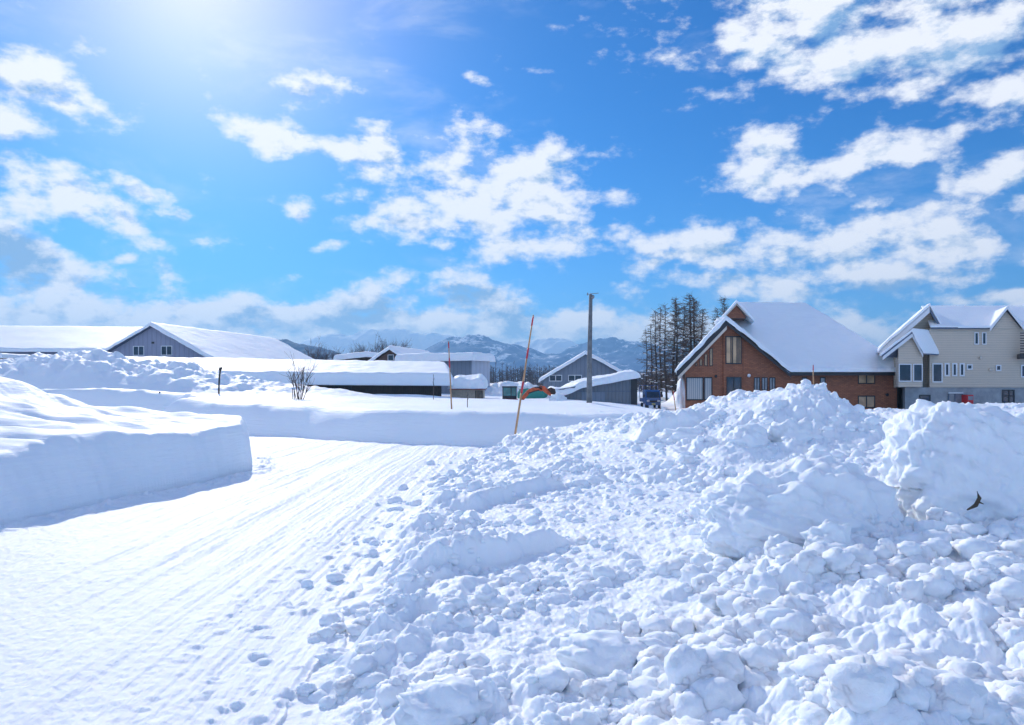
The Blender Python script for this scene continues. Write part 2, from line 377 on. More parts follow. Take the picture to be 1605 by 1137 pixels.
# patches without clods: x, y, d, radius x (px), radius ln(d)
SM = [(1000,830,10.8,230,.15),(900,905,8.2,150,.10),(760,850,10.8,80,.10),(950,720,20,110,.08),(700,950,7.8,60,.08),(900,775,13.5,190,.13),(1060,850,10,110,.16),(830,975,7.0,120,.12),(1360,655,20.5,60,.09),(1205,618,21.5,28,.03),(1000,940,7.2,70,.1),(700,1060,5.6,60,.1),(1010,1110,4.6,60,.07),(1400,660,30,200,.3),(1560,640,27.5,120,.08),(1000,720,18,70,.05)]
LEDGE = [((690,925,8.6),(880,868,9.6),.26,1.6),((745,805,13.2),(870,765,15.2),.28,2.2),((1240,700,17.5),(1120,712,17.8),.25,1.2),((1010,690,21),(1090,676,21),.3,1.5),((600,1000,6.6),(760,930,8.2),.10,.8)]
def height(x, y, detail=True):
    r = np.sqrt(x * x + y * y); near = 1 - sst(60, 110, r)
    wob = 0.16 * fbm(x * .9, y * .9, 3, 41)
    # far plain
    z = 0.12 * fbm(x * .03, y * .03, 3, 3) * sst(60, 140, r) + 0.02 * fbm(x * .4, y * .4, 3, 4)
    # road ruts
    xr = x - 0.004 * (y - 8) ** 2 * np.where(y < 8, 0.3, .18)
    ruts = 0.026 * fbm(xr * 1.7, y * .06, 4, 11, .62) + 0.008 * fbm(xr * 9, y * .5, 3, 12, .6) + 0.007 * fbm(x * 7, y * 7, 3, 13, .65)
    road = (1 - sst(30, 45, r))
    z = z + ruts * road
    sr = psdf(x, y, RBK); sl = psdf(x, y, LB) + .26 * fbm(x * .32, y * .32, 2, 42) * (1 - sst(17, 20, y)) + .03 * fbm(x * 2.3, y * 2.3, 2, 43); sm_ = psdf(x, y, MBK) + .22 * fbm(x * .25, y * .25, 2, 44) - .35
    reg = np.zeros(x.shape, np.int8)
    # left bank
    zs = np.interp(x, [-30,-18,-15.2,-14,-13.5,-13.0,-11.8,-9.5,-7.9,-7], [3.4,3.2,2.9,2.55,2.2,1.98,1.76,1.50,1.33,1.25])
    lip = 1.34 + .16 * fbm(x * .35, y * .35, 2, 21)
    top = lip + (zs - 1.34) * sst(.3, 6.5, sl)
    drift = 0.24 * np.abs(fbm(x * .28 + .2 * y, y * .5, 3, 22)) * sst(0, 2, sl) * (1 - sst(4, 9, sl))
    wid = (.72 + .35 * sst(-.5, .7, fbm(x * .22, y * .22, 2, 23))) * np.interp(y, [15, 20], [1, .42])
    pr = np.clip(sl / wid, 0, 1); prof = (1 - (1 - pr) ** 2.0) ** .9
    z = np.where(sl > 0, z * (1 - pr) + (top + drift - .06 + .06 * pr) * prof + .015 * fbm(x * 3, y * 3, 4, 24) * (1 - sst(0, 1.2, sl)) * sst(0, .4, sl), z)
    spill = np.maximum(0, 1 - np.abs(sl + .35) / .55)
    # median bank and the snow field behind
    th = np.interp(x, [-60,-27,-20,-15,-8,0,5,8,12], [2.15,2.05,1.78,1.52,1.34,1.25,1.20,.98,.55])
    th = th - .02 * np.clip(y - 30, 0, 30) * np.interp(x, [-10, 0], [.1, .22]) + 0.10 * fbm(x * .16, y * .22, 2, 31)
    w2 = 1.35 + .35 * fbm(x * .12, y * .12, 2, 33)
    pm = np.clip(sm_ / w2, 0, 1); prm = (1 - (1 - pm) ** 1.7) ** .9
    rl = np.maximum(0, 1 - np.abs(sm_ - 1.8) / 1.5); dr2 = .22 * np.maximum(0, fbm(x * .33 - y * .22, y * .35, 3, 35)) * rl * sst(-6, -13, x)
    z = np.where(sm_ > 0, np.maximum(z, (th + dr2) * prm + .012 * fbm(x * 1.2, y * 1.2, 3, 34)), z)
    # right side ploughed snow
    base = rbf(x, y)
    e = sst(0, .8, sr + wob)
    led = np.zeros_like(x)
    for (a, b, hh, fo) in LEDGE:
        ax, ay = X(a[0], a[2]), a[2]; bx, by = X(b[0], b[2]), b[2]
        L = math.hypot(bx-ax, by-ay); ux, uy = (bx-ax)/L, (by-ay)/L
        s_ = (x-ax)*ux + (y-ay)*uy; n_ = -(x-ax)*uy + (y-ay)*ux + .12 * fbm(x*1.5, y*1.5, 2, 71)
        led += hh * sst(-.05, .12, n_) * (1 - sst(.12, fo, n_)) * sst(-.4, .1, s_) * (1 - sst(L-.2, L+.4, s_))
    P = cf(x, y)
    mask = 0.24 + 1.15 * fbm(x * .45, y * .45, 3, 51)
    for (a, b, d, rx, rb) in SM:
        c = cf(np.array(X(a, d)), np.array(float(d))); q = np.sqrt(((P[...,0] - c[0]) / (rx / F)) ** 2 + ((P[...,1] - c[1]) / rb) ** 2)
        mask = mask - 1.5 * (1 - sst(.6, 1.25, q + .3 * fbm(x, y, 2, 52)))
    pxx = np.clip((x / np.maximum(y, .5)) * F + CX, -500, 2500)
    mask = mask + .75 * sst(1020, 1350, pxx) * (1 - sst(11, 15, y)) + .55 * (1 - sst(.3, 1.4, np.abs(sr - .7))) + .5 * sst(14, 19, y) * sst(880, 1000, pxx) * (1 - sst(24, 30, y))
    mask = np.clip(mask, 0, 1.25)
    for_road = np.clip(1 - np.abs(sr + .5) / 1.1, 0, 1) * (r < 35)
    wx = x + .05 * fbm(x * 3, y * 3, 2, 61); wy = y + .05 * fbm(x * 3, y * 3, 2, 62)
    c1 = clods(wx, wy, .52, 101, .75); c2 = clods(wx, wy, .27, 111, .85); c3 = clods(wx, wy, .14, 121, .8); c4 = clods(wx, wy, .075, 131, .7)
    spar = clods(wx, wy, .33, 141, .16, .2, .5); spar2 = clods(wx, wy, .16, 151, .25, .25, .55)
    m1 = sst(.45, 1.0, mask); m2 = sst(.2, .65, mask)
    bigc = clods(x + .12 * fbm(x, y, 2, 65), y, .95, 171, .7) * sst(1050, 1400, pxx) * (1 - sst(8, 11, y))
    lump = .20 * bigc + .18 * c1 * m1 + .12 * c2 * m2 + .055 * c3 * (.12 + .88 * m2) + .03 * c4 * m2
    lump += (.13 * spar + .08 * spar2) * (1 - m2)
    lump += .03 * fbm(x * 2.2, y * 2.2, 4, 63) + .012 * fbm(x * 11, y * 11, 3, 64, .6)
    right = (base + led) * e + (lump - .03) * sst(-.1, .6, sr + wob)
    z = np.where(sr + wob > 0, np.where(sm_ > 0, np.maximum(z, right), right), z)
    z = z + np.where(sr < .2, (.09 * spar + .09 * spar2) * for_road, 0)
    z = z + (.10 * clods(wx, wy, .22, 161, .6) + .07 * c3) * spill * np.where((y > 2) & (y < 27), 1, 0) * (sr < 0)
    # ploughed heap beyond the field, in front of the long roof
    hx = np.interp(x, [-46,-42,-38,-34,-31.5,-28,-25,-22.5,-19,-14,-9], [0,1.6,2.6,3.2,3.3,2.3,2.3,1.6,.8,.3,0]) * .95
    yc = 57.0; a_ = np.clip(1 - np.abs(y - yc) / 5.5, 0, 1); a_ = (1 - (1 - a_) ** 1.6)
    rough = (.5 * clods(x, y, .9, 201, .8) + .35 * clods(x, y, .45, 211, .9)) * .55 + .3 * fbm(x * .7, y * .7, 3, 213)
    z = z + a_ * (hx + (rough - .1) * np.minimum(hx, 1)) * 0.92
    # small rolling drifts on the field further back
    z = z + .45 * np.exp(-((x + 14) / 4) ** 2 - ((y - 56) / 2.0) ** 2) + .3 * np.exp(-((x + 8) / 3) ** 2 - ((y - 58.5) / 1.2) ** 2)
    # ploughed mound behind the excavator and by the truck
    z = z + (2.3 + .5 * clods(x, y, .9, 221)) * np.exp(-((x - 0.0) / 4.2) ** 4 - ((y - 84) / 3.5) ** 2)
    z = z + (2.0 + .9 * clods(x, y, 1.0, 231)) * np.exp(-((x - 21.5) / 2.9) ** 4 - ((y - 85) / 4) ** 2)
    z = z + .8 * np.exp(-((x - 17) / 6) ** 2 - ((y - 100) / 4) ** 2)
    reg = np.where(sl > -.15, 2, np.where((sr > -.15) & ((sm_ < 0) | (right >= z - .02)), 3, np.where(sm_ > -.1, 4, np.where(r < 38, 1, 0))))
    return z, reg
nd = 1260
ang = np.concatenate([np.linspace(-np.pi, R(-43), 70)[:-1], np.linspace(R(-43), R(43), nd), np.linspace(R(43), np.pi, 70)[1:-1]])
rr = np.concatenate([np.exp(np.linspace(math.log(1.0), math.log(3.4), 60))[:-1], np.exp(np.linspace(math.log(3.4), math.log(115), 1130)), np.exp(np.linspace(math.log(115), math.log(9000), 60))[1:]])
na, nr = len(ang), len(rr)
AA, RR = np.meshgrid(ang, rr)
gx = (RR * np.sin(AA)); gy = (RR * np.cos(AA))
gz = np.empty_like(gx); reg = np.empty(gx.shape, np.int8)
for i in range(0, nr, 100):
    gz[i:i+100], reg[i:i+100] = height(gx[i:i+100], gy[i:i+100])
GV = np.stack([gx, gy, gz], -1).reshape(-1, 3)
idx = np.arange(nr * na).reshape(nr, na); nxt = np.roll(idx, -1, axis=1)
Fq = np.stack([idx[:-1], idx[1:], nxt[1:], nxt[:-1]], -1).reshape(-1, 4)[:, ::-1]
fr = reg[:-1].reshape(-1)
for rid, nm, m_ in ((0,'snow_ground',SNOWS),(1,'road',SNOWR),(2,'roadside_snow_bank',SNOWS),(3,'ploughed_snow',SNOW),(4,'snow_field',SNOWS)):
    ff = Fq[fr == rid]; u, inv = np.unique(ff, return_inverse=True)
    o = np_mesh(nm, GV[u], inv.reshape(-1, 4), m_); tag(o, kind='structure')
def gz_at(x, y):
    z_, _ = height(np.array([float(x)]), np.array([float(y)])); return float(z_[0])

# loose clods of snow lying on the ploughed snow
def blob_verts(sub, seed, amp=.28, fr_=1.3):
    V, Fc = ICO[sub]; rs = np.random.RandomState(seed); o = rs.rand(3) * 50
    n = n3(V * fr_ + o, seed) + .4 * n3(V * fr_ * 2.6 + o, seed + 3)
    return V * (1 + amp * n)[:, None], Fc
rs = np.random.RandomState(5)
protos = [blob_verts(3, k, .3) for k in range(8)]; protos_lo = [blob_verts(2, k + 20, .3) for k in range(8)]
VV = []; FF = []; off = 0
N = 9000
cy_ = np.exp(rs.uniform(math.log(3.6), math.log(27), N)); cpx = rs.uniform(480, 1700, N); cx_ = (cpx - CX) / F * cy_
keep = psdf(cx_, cy_, RBK) > -.7 * rs.rand(N) ** 2
cx_, cy_ = cx_[keep], cy_[keep]
cz_, _ = height(cx_, cy_)
dn = fbm(cx_ * .9, cy_ * .9, 3, 77) + .25 * sst(1050, 1350, cx_ / cy_ * F + CX)
far_p = lambda a, b: (a / b * F + CX > 1020) and b < 9
for i in range(len(cx_)):
    if dn[i] < .02 + .35 * rs.rand() - (.2 if far_p(cx_[i], cy_[i]) else 0): continue
    far = cy_[i]
    fgz = (cx_[i] / far * F + CX > 1020) and far < 9
    rad = (.025 + .085 * rs.rand() ** 2.6) * (1.0 if far < 14 else 1.5) if not fgz else .03 + .11 * rs.rand() ** 2.0
    V, Fc = (protos if far < 8 else protos_lo)[rs.randint(8)]
    if rad * F / far > 16: V, Fc = protos[rs.randint(8)]
    sc_ = rad * rs.uniform([.8, .8, .6], [1.3, 1.3, 1.0]); a = rs.rand() * 6.28; c, s_ = math.cos(a), math.sin(a)
    P_ = V * sc_; P_ = np.stack([P_[:,0]*c - P_[:,1]*s_, P_[:,0]*s_ + P_[:,1]*c, P_[:,2]], -1) + (cx_[i], cy_[i], cz_[i] + rad * .15)
    VV.append(P_); FF.append(Fc + off); off += len(V)
o = np_mesh('snow_clods', np.concatenate(VV), np.concatenate(FF), SNOW)
tag(o, 'small loose clods of broken snow scattered over the ploughed snow beside the road', 'snow clods', kind='stuff')
# big separate snow lumps
def boulder(px, py, d, rx, rz, label, seed, amp=.3, sub=4, ry=None, zoff=0):
    x, y = X(px, d), d; z = Z(py, d)
    V, Fc = ICO[sub]; n = n3(V * 1.2 + seed, seed) * amp + .35 * amp * n3(V * 3.1 + seed, seed + 2) + .12 * amp * n3(V * 8 + seed, seed + 4)
    P_ = V * (1 + n)[:, None] * (rx, ry or rx * .8, rz) + (x, y, z)
    o = np_mesh('snow_lump', P_, Fc, SNOW)
    me = o.data; c = Vector((x, y, z - rz * .8)); me.transform(__import__('mathutils').Matrix.Translation(-c)); o.location = c
    return tag(o, label, 'snow lump', 'big lumps of ploughed snow')
boulder(945, 1030, 5.6, .32, .17, 'long rounded snow boulder, largest loose lump left of the lumpy slope', 3)
boulder(1020, 1020, 5.75, .22, .12, 'low snow lump joined to the right end of the long rounded boulder', 8)
boulder(940, 975, 6.35, .10, .14, 'upright snow lump standing behind the long rounded boulder', 5)
boulder(897, 970, 6.5, .07, .07, 'small round snow ball left of the upright lump', 6)
boulder(690, 1112, 4.75, .27, .16, 'broad snow lump at the bottom of the photo nearest the road', 9)
boulder(765, 945, 7.4, .17, .13, 'knobbly snow lump below the cut snow ledge', 12, .4)
boulder(935, 760, 15.5, .30, .22, 'rounded snow lump alone on the smooth patch before the far pile', 14)
boulder(1285, 745, 13.3, .42, .42, 'pointed snow lump standing just above the long low slab', 15, .35)
boulder(1230, 1000, 5.6, .30, .22, 'tall smooth snow boulder in the middle of the lumpy slope', 17, .25)
boulder(1335, 1065, 4.7, .22, .17, 'oval snow boulder low on the lumpy slope near the photo bottom', 18, .25)
boulder(1300, 855, 7.2, .22, .20, 'heap-like snow lump in front of the low slab beside the tall block', 19, .4)
boulder(1470, 1110, 4.2, .38, .16, 'wide smooth snow lump in the bottom right corner area', 21, .3)
boulder(1072, 693, 20.3, .75, .38, 'pale broad snow chunk set in the left slope of the far pile', 23, .3)
boulder(1175, 694, 17.8, .5, .38, 'squarish snow chunk in the middle of the far pile', 24, .35)
boulder(1240, 690, 18.1, .6, .45, 'round bulging snow chunk under the peak of the far pile', 26, .35)
boulder(527, 1032, 6.6, .16, .08, 'flat snow lump lying alone at the edge of the road', 28, .3)
boulder(480, 1080, 5.95, .08, .05, 'small snow lump lying furthest out on the road', 29, .3)

def slab(name, ctr, half, power, seed, label, shape=None, amp=.13):
    V, Fc = ICO[6]
    k = (np.abs(V) ** power).sum(1) ** (-1 / power); P_ = V * k[:, None]
    if shape: P_ = shape(P_)
    Pw = P_ * np.array(half); n = amp * n3(Pw * 1.9 + seed, seed) + amp * .55 * n3(Pw * 4.9 + seed, seed + 3) + amp * .28 * n3(Pw * 12 + seed, seed + 6) + amp * .12 * n3(Pw * 30, seed + 7)
    # knobs
    cl = clods(P_[:,0] * half[0] + P_[:,1] * .7, P_[:,2] * half[2] + P_[:,1] * .3, .26, seed + 50, .6) * .12
    nr_ = P_ / np.linalg.norm(P_, axis=1)[:, None]
    P_ = P_ * np.array(half) + nr_ * (n * min(half) * 1.3 + cl * .8)[:, None] + ctr
    o = np_mesh(name, P_, Fc, SNOW)
    c = Vector((ctr[0], ctr[1], ctr[2] - half[2])); o.data.transform(__import__('mathutils').Matrix.Translation(-c)); o.location = c
    return tag(o, label, 'snow block')
def shp_tall(P):
    P = P.copy(); t = P[:,2]; P[:,0] = P[:,0] * (1 - .10 * t) + .06 * t; P[:,1] = P[:,1] + .35 * t
    P[:,2] = P[:,2] - .16 * np.clip(P[:,0] - .2, 0, 2) * (t > 0) - .12 * np.clip(-.6 - P[:,0], 0, 1) * (t > 0)
    return P
blk = slab('snow_block', (X(1530, 8.4), 8.55, 1.31), (.77, .62, .88), 4.2, 31, 'tall steep block of packed snow with bark in its face, near right edge', shp_tall, .12)
slab('snow_block', (X(1660, 8.3), 8.5, 1.30), (.50, .6, .78), 3.5, 37, 'block of packed snow cut by the right photo edge beside the tall block', shp_tall, .14)
def shp_low(P):
    P = P.copy(); P[:,2] = P[:,2] * (.72 + .28 * np.clip(P[:,0] + .6, 0, 1.2)) + .10 * P[:,0]; P[:,1] += .45 * P[:,2]; return P
slab('snow_block', (X(1250, 8.2), 8.3, .98), (1.02, .66, .56), 2.8, 43, 'long low slab of snow with knobbly face leaning against the tall block', shp_low, .15)

# ------------------------------------------------------------------ hills
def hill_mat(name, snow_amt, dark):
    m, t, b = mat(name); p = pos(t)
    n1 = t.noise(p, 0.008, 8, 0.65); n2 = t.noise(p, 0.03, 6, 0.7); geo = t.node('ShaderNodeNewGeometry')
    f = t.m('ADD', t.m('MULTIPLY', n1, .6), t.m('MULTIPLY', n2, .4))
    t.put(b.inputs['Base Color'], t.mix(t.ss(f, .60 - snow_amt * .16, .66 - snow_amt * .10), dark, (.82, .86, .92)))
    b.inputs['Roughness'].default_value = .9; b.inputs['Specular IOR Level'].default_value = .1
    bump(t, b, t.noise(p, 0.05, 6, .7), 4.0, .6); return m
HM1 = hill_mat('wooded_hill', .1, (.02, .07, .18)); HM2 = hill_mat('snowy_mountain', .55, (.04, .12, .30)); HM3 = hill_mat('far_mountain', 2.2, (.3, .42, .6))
def ridge(prof, D_, wd, m, amp, seed, name='hills'):
    a = np.array(prof, float); xs = (a[:,0] - CX) / F * D_; zs = (HOR - a[:,1]) / F * D_ + H
    nx, ny = 520, 120
    x = np.linspace(xs[0], xs[-1], nx); t = np.linspace(-1, 1, ny); XX, TT = np.meshgrid(x, t)
    YY = D_ + TT * wd + 0.1 * wd * fbm(XX / wd * 1.2, TT * 0, 3, seed)
    zz = np.interp(XX, xs, zs); k = max(9, nx // 24)
    sh = np.clip(1 - np.abs(TT) ** 1.35, 0, 1)
    rid = 1 - np.abs(fbm(XX / wd * 2.2, YY / wd * 2.2, 6, seed + 4, .52)) * 1.4
    hgt = zz * sh * (1 - .45 * (1 - sh)) + amp * (rid - .7) * sh ** .7 * sst(0, .3, 1 - np.abs(TT)) * zz / zs.max() - 3
    V = np.stack([XX, YY, hgt], -1).reshape(-1, 3); I = np.arange(nx * ny).reshape(ny, nx)
    Fc = np.stack([I[:-1,:-1], I[:-1,1:], I[1:,1:], I[1:,:-1]], -1).reshape(-1, 4)
    return tag(np_mesh(name, V, Fc, m), kind='structure')
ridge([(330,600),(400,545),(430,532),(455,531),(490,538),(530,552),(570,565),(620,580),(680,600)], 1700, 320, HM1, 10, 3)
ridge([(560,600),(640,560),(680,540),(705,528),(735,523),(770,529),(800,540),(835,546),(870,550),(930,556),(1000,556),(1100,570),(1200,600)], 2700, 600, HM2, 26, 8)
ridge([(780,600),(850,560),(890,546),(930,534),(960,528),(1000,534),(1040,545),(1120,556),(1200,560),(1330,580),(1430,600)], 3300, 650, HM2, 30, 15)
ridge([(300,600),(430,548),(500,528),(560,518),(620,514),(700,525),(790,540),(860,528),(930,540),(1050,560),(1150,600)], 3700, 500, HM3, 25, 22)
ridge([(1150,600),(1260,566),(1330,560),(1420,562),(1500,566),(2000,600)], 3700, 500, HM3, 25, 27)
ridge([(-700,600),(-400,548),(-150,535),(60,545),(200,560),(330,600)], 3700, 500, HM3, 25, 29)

# ------------------------------------------------------------------ building materials
def siding(name, c, pitch=.25, horiz=False, depth=.02, rough=.55, var=.12):
    m, t, b = mat(name); p = obj_co(t); s3 = t.node('ShaderNodeSeparateXYZ'); t.put(s3.inputs[0], p)
    u = t.m('MULTIPLY', s3.outputs[2 if horiz else 0], 2 * math.pi / pitch)
    wv_ = t.m('SINE', u); g = t.ss(wv_, -.9, -.4)
    n1 = t.noise(p, .9, 5, .6)
    q = t.node('ShaderNodeMapping'); t.put(q.inputs[0], p); q.inputs[3].default_value = (4, 4, .3); n2 = t.noise(q.outputs[0], 2, 4, .6)
    cc = t.mix(t.m('ADD', t.m('MULTIPLY', n1, .5), t.m('MULTIPLY', n2, .5)), tuple(k*(1-var*1.5) for k in c), tuple(k*(1+var) for k in c))
    cc = t.mix(t.m('MULTIPLY', t.m('SUBTRACT', 1, g), .25), cc, tuple(k*.45 for k in c))
    t.put(b.inputs['Base Color'], cc); b.inputs['Roughness'].default_value = rough
    bump(t, b, g, depth, .8); return m
LILAC = siding('lilac_steel', (.30, .32, .42), .5)
STEEL = siding('grey_steel', (.19, .23, .29), .45); STEEL2 = siding('dark_grey_steel', (.17, .19, .22), .3, depth=.03)
PALE = siding('pale_grey_steel', (.42, .48, .58), .4)
BEIGE = siding('beige_siding', (.60, .51, .41), .20, True, .008, .7, .06)
TAN = plain('tan_board', (.50, .40, .30), .8)
CREAMT = plain('cream_trim', (.62, .55, .47), .6, var=.06)
WHITE = plain('white_trim', (.72, .74, .77), .5, var=.05)
DARKT = plain('dark_trim', (.025, .022, .025), .45)
NAVY = plain('slate_fascia', (.10, .13, .19), .5)
DWOOD = siding('dark_weathered_boards', (.075, .058, .050), .18, depth=.03, rough=.85, var=.4)
BWOOD = siding('brown_boards', (.17, .105, .085), .22, True, depth=.03, rough=.8, var=.3)
REDF = plain('red_fascia', (.30, .04, .03), .5)
m, t, b = mat('red_brown_brick'); p = obj_co(t); mp = t.node('ShaderNodeMapping'); t.put(mp.inputs[0], p); mp.inputs[2].default_value = (R(90), 0, 0)
br = t.node('ShaderNodeTexBrick'); t.put(br.inputs['Vector'], mp.outputs[0]); br.inputs['Color1'].default_value = (.44, .16, .075, 1); br.inputs['Color2'].default_value = (.29, .105, .052, 1)
br.inputs['Mortar'].default_value = (.13, .065, .05, 1); br.inputs['Scale'].default_value = 1.0; br.inputs['Mortar Size'].default_value = .012; br.inputs['Brick Width'].default_value = .34; br.inputs['Row Height'].default_value = .115
t.put(b.inputs['Base Color'], t.mix(t.m('MULTIPLY', t.ss(t.noise(p, 1.6, 6, .65), .3, .75), .45), br.outputs[0], (.28, .11, .06), 'MIX')); b.inputs['Roughness'].default_value = .8
bump(t, b, br.outputs['Fac'], -.01, .6); BRICK = m
m, t, b = mat('board_marked_concrete'); p = obj_co(t)
t.put(b.inputs['Base Color'], t.mix(t.ss(t.noise(p, 1.3, 7, .7), .3, .7), (.24, .26, .28), (.36, .38, .40))); b.inputs['Roughness'].default_value = .85
bump(t, b, t.noise(p, 14, 4), .01, .5); CONC = m
def glass(name, c, rough=.06):
    m, t, b = mat(name); p = obj_co(t)
    t.put(b.inputs['Base Color'], t.mix(t.ss(t.noise(p, .8, 3), .35, .65), tuple(k*.6 for k in c), c)); b.inputs['Roughness'].default_value = rough
    b.inputs['Specular IOR Level'].default_value = .9; bump(t, b, t.noise(p, 1.5, 2), .01, .3); return m
GD = glass('dark_glass', (.03, .045, .075)); GA = glass('amber_blind_glass', (.62, .38, .20), .25); GB = glass('pale_curtain_glass', (.30, .33, .38), .12); GT = glass('green_tinted_glass', (.03, .22, .22))
def curtain(name):
    m, t, b = mat(name); p = obj_co(t); s3 = t.node('ShaderNodeSeparateXYZ'); t.put(s3.inputs[0], p)
    wv_ = t.m('SINE', t.m('MULTIPLY', s3.outputs[0], 34)); t.put(b.inputs['Base Color'], t.mix(t.ss(wv_, -1, 1), (.24, .27, .30), (.42, .42, .42)))
    b.inputs['Roughness'].default_value = .08; b.inputs['Specular IOR Level'].default_value = .9; return m
GC = curtain('curtain_behind_glass')

# ------------------------------------------------------------------ building helpers (local frame: x across, y into the depth)
def frame(ox, oy, ang_):
    c, s_ = math.cos(ang_), math.sin(ang_)
    def f(x, y, z): return (ox + x * c + y * s_, oy - x * s_ + y * c, z)
    return f
def hf_slab(name, fn, x0, x1, y0, y1, lo, hi, m, parent, fr=None, nx=90, ny=60, rnd=.4, power=2.6, noise=.05, seed=0, smooth=True, wob=.0, droop=0.0):
    """closed layer following fn(x,y): from fn+lo to fn+hi, rim rounded (snow) when rnd>0"""
    x = np.linspace(x0, x1, nx); y = np.linspace(y0, y1, ny)
    if rnd > 0:   # denser samples near the rim
        def warpc(u, a, b):
            L = b - a; k = min(.25, 1.2 * rnd / L); s_ = np.linspace(0, 1, len(u))
            return a + L * np.interp(s_, [0, .22, .78, 1], [0, k, 1 - k, 1])
        x = warpc(x, x0, x1); y = warpc(y, y0, y1)
    XX, YY = np.meshgrid(x, y); base = fn(XX, YY)
    e = np.minimum(np.minimum(XX - x0, x1 - XX), np.minimum(YY - y0, y1 - YY))
    if rnd > 0:
        q = np.clip(e / rnd, 0, 1); th = (1 - (1 - q) ** power) ** (1 / power)
        nz = noise * fbm(XX * .8, YY * .8, 4, seed) + noise * 1.2 * fbm(XX * .25, YY * .25, 2, seed + 7)
        top = base + lo + (hi - lo) * (0.12 + .88 * th) * (1 + nz / max(hi, .1)) - droop * (1 - q) ** 2
        bot = base + lo - droop * (1 - q) ** 2
        if wob:
            edge = (1 - np.clip(e / 1.0, 0, 1)); XX = XX + wob * edge * fbm(XX * .9, YY * .9, 3, seed + 9); YY = YY + wob * edge * fbm(XX * .9 + 9, YY * .9, 3, seed + 11)
    else: top = base + hi; bot = base + lo
    T = np.stack([XX, YY, top], -1).reshape(-1, 3); B = np.stack([XX, YY, bot], -1).reshape(-1, 3)
    I = np.arange(nx * ny).reshape(ny, nx); J = I + nx * ny
    F1 = np.stack([I[:-1,:-1], I[:-1,1:], I[1:,1:], I[1:,:-1]], -1).reshape(-1, 4); F2 = np.stack([J[:-1,:-1], J[1:,:-1], J[1:,1:], J[:-1,1:]], -1).reshape(-1, 4)
    rim = np.concatenate([I[0], I[1:,-1], I[-1,:-1][::-1], I[1:-1,0][::-1]]); rn = np.roll(rim, -1)
    F3 = np.stack([rim, rim + nx*ny, rn + nx*ny, rn], -1)
    V = np.concatenate([T, B])
    if fr:
        a = np.array([fr(0,0,0), fr(1,0,0), fr(0,1,0)]); V = np.stack([a[0][0] + V[:,0]*(a[1][0]-a[0][0]) + V[:,1]*(a[2][0]-a[0][0]), a[0][1] + V[:,0]*(a[1][1]-a[0][1]) + V[:,1]*(a[2][1]-a[0][1]), V[:,2]], -1)
    return np_mesh(name, V, np.concatenate([F1, F2, F3]), m, parent, smooth)
def window(par, x0, x1, z0, z1, y, fm, gm, t=.06, fr=None, mull=(), hm=(), name='window'):
    """frame stands proud of a wall whose face is at y (facing -y)"""
    f = MB(); yo, yi = y - .07, y - .002
    def bx(M, a, b, c, d, e, g):
        if fr: M.prism([(a, e), (b, e), (b, g), (a, g)], c, d, fr)
        else: M.box(a, b, c, d, e, g)
    bx(f, x0-t, x1+t, yo, yi, z1, z1+t); bx(f, x0-t, x1+t, yo-.02, yi, z0-t, z0); bx(f, x0-t, x0, yo, yi, z0, z1); bx(f, x1, x1+t, yo, yi, z0, z1)
    for k in mull: bx(f, k-t*.5, k+t*.5, yo+.01, yi, z0, z1)
    for k in hm: bx(f, x0, x1, yo+.012, yi, k-t*.5, k+t*.5)
    o = f.build(name, fm, par)
    g = MB(); bx(g, x0, x1, y-.03, y-.004, z0, z1); g.build('pane', gm, o)
    return o
def gable_barn(name, label, px, d, py_ridge, hw, drop, length, angd, wallm, fas, snow_t, wins=(), winmat=None, base=0., ov=.45, hwr=None, dropr=None, winframe=None, seed=0, snow_noise=.05):
    """front gable centred at px; ridge height from py; hw half width; drop ridge to eave"""
    x = X(px, d); zr = Z(py_ridge, d) - snow_t - .12; hwr = hwr or hw; dropr = dropr or drop
    o = thing(name, label, 'building', (x, d, base)); fr = frame(x, d, R(angd))
    eL = zr - drop; eR = zr - dropr
    MB().prism([(-hw, base), (hwr, base), (hwr, eR), (0, zr), (-hw, eL)], 0, length, fr).build('wall', wallm, o)
    sl, sr_ = drop / hw, dropr / hwr
    fn = lambda a, b: zr - np.where(a < 0, -a * sl, a * sr_)
    rf = hf_slab('roof', fn, -hw-ov, hwr+ov, -ov, length+ov, .01, .15, fas, o, fr, nx=2*int(20)+1, ny=3, rnd=0, smooth=False)
    nxx = 121; hf_slab('roof_snow', fn, -hw-ov-.12, hwr+ov+.12, -ov-.12, length+ov+.1, .13, .13+snow_t, SNOWS, rf, fr, nx=nxx, ny=90, rnd=min(.5, snow_t*1.1), noise=snow_noise, seed=seed, wob=.12, droop=.08)
    for (a, b, z0, z1, mu) in wins: window(o, a, b, z0, z1, 0, winframe or WHITE, winmat or GD, .07, fr, mu)
    return o, fr, zr
# lilac barn
d = 75; bw = lambda px: X(px, d) - X(240, d)
o, fr1, zr1 = gable_barn('barn', 'large pale lilac metal barn with two windows in its gable, left behind the long roof', 240, d, 505.5, 8.2, 4.3, 26, 8.7, LILAC, NAVY, .32,
   [(bw(207), bw(224), Z(556.5,d), Z(543.5,d), (bw(215.5),)), (bw(255), bw(272), Z(556.5,d), Z(543.5,d), (bw(263.5),))], seed=3)
MB().prism([(bw(240)-.12, Z(539,d)), (bw(240)+.12, Z(539,d)), (bw(240)+.12, Z(536,d)), (bw(240)-.12, Z(536,d))], -.1, -.002, fr1).build('vent', DARKT, o)
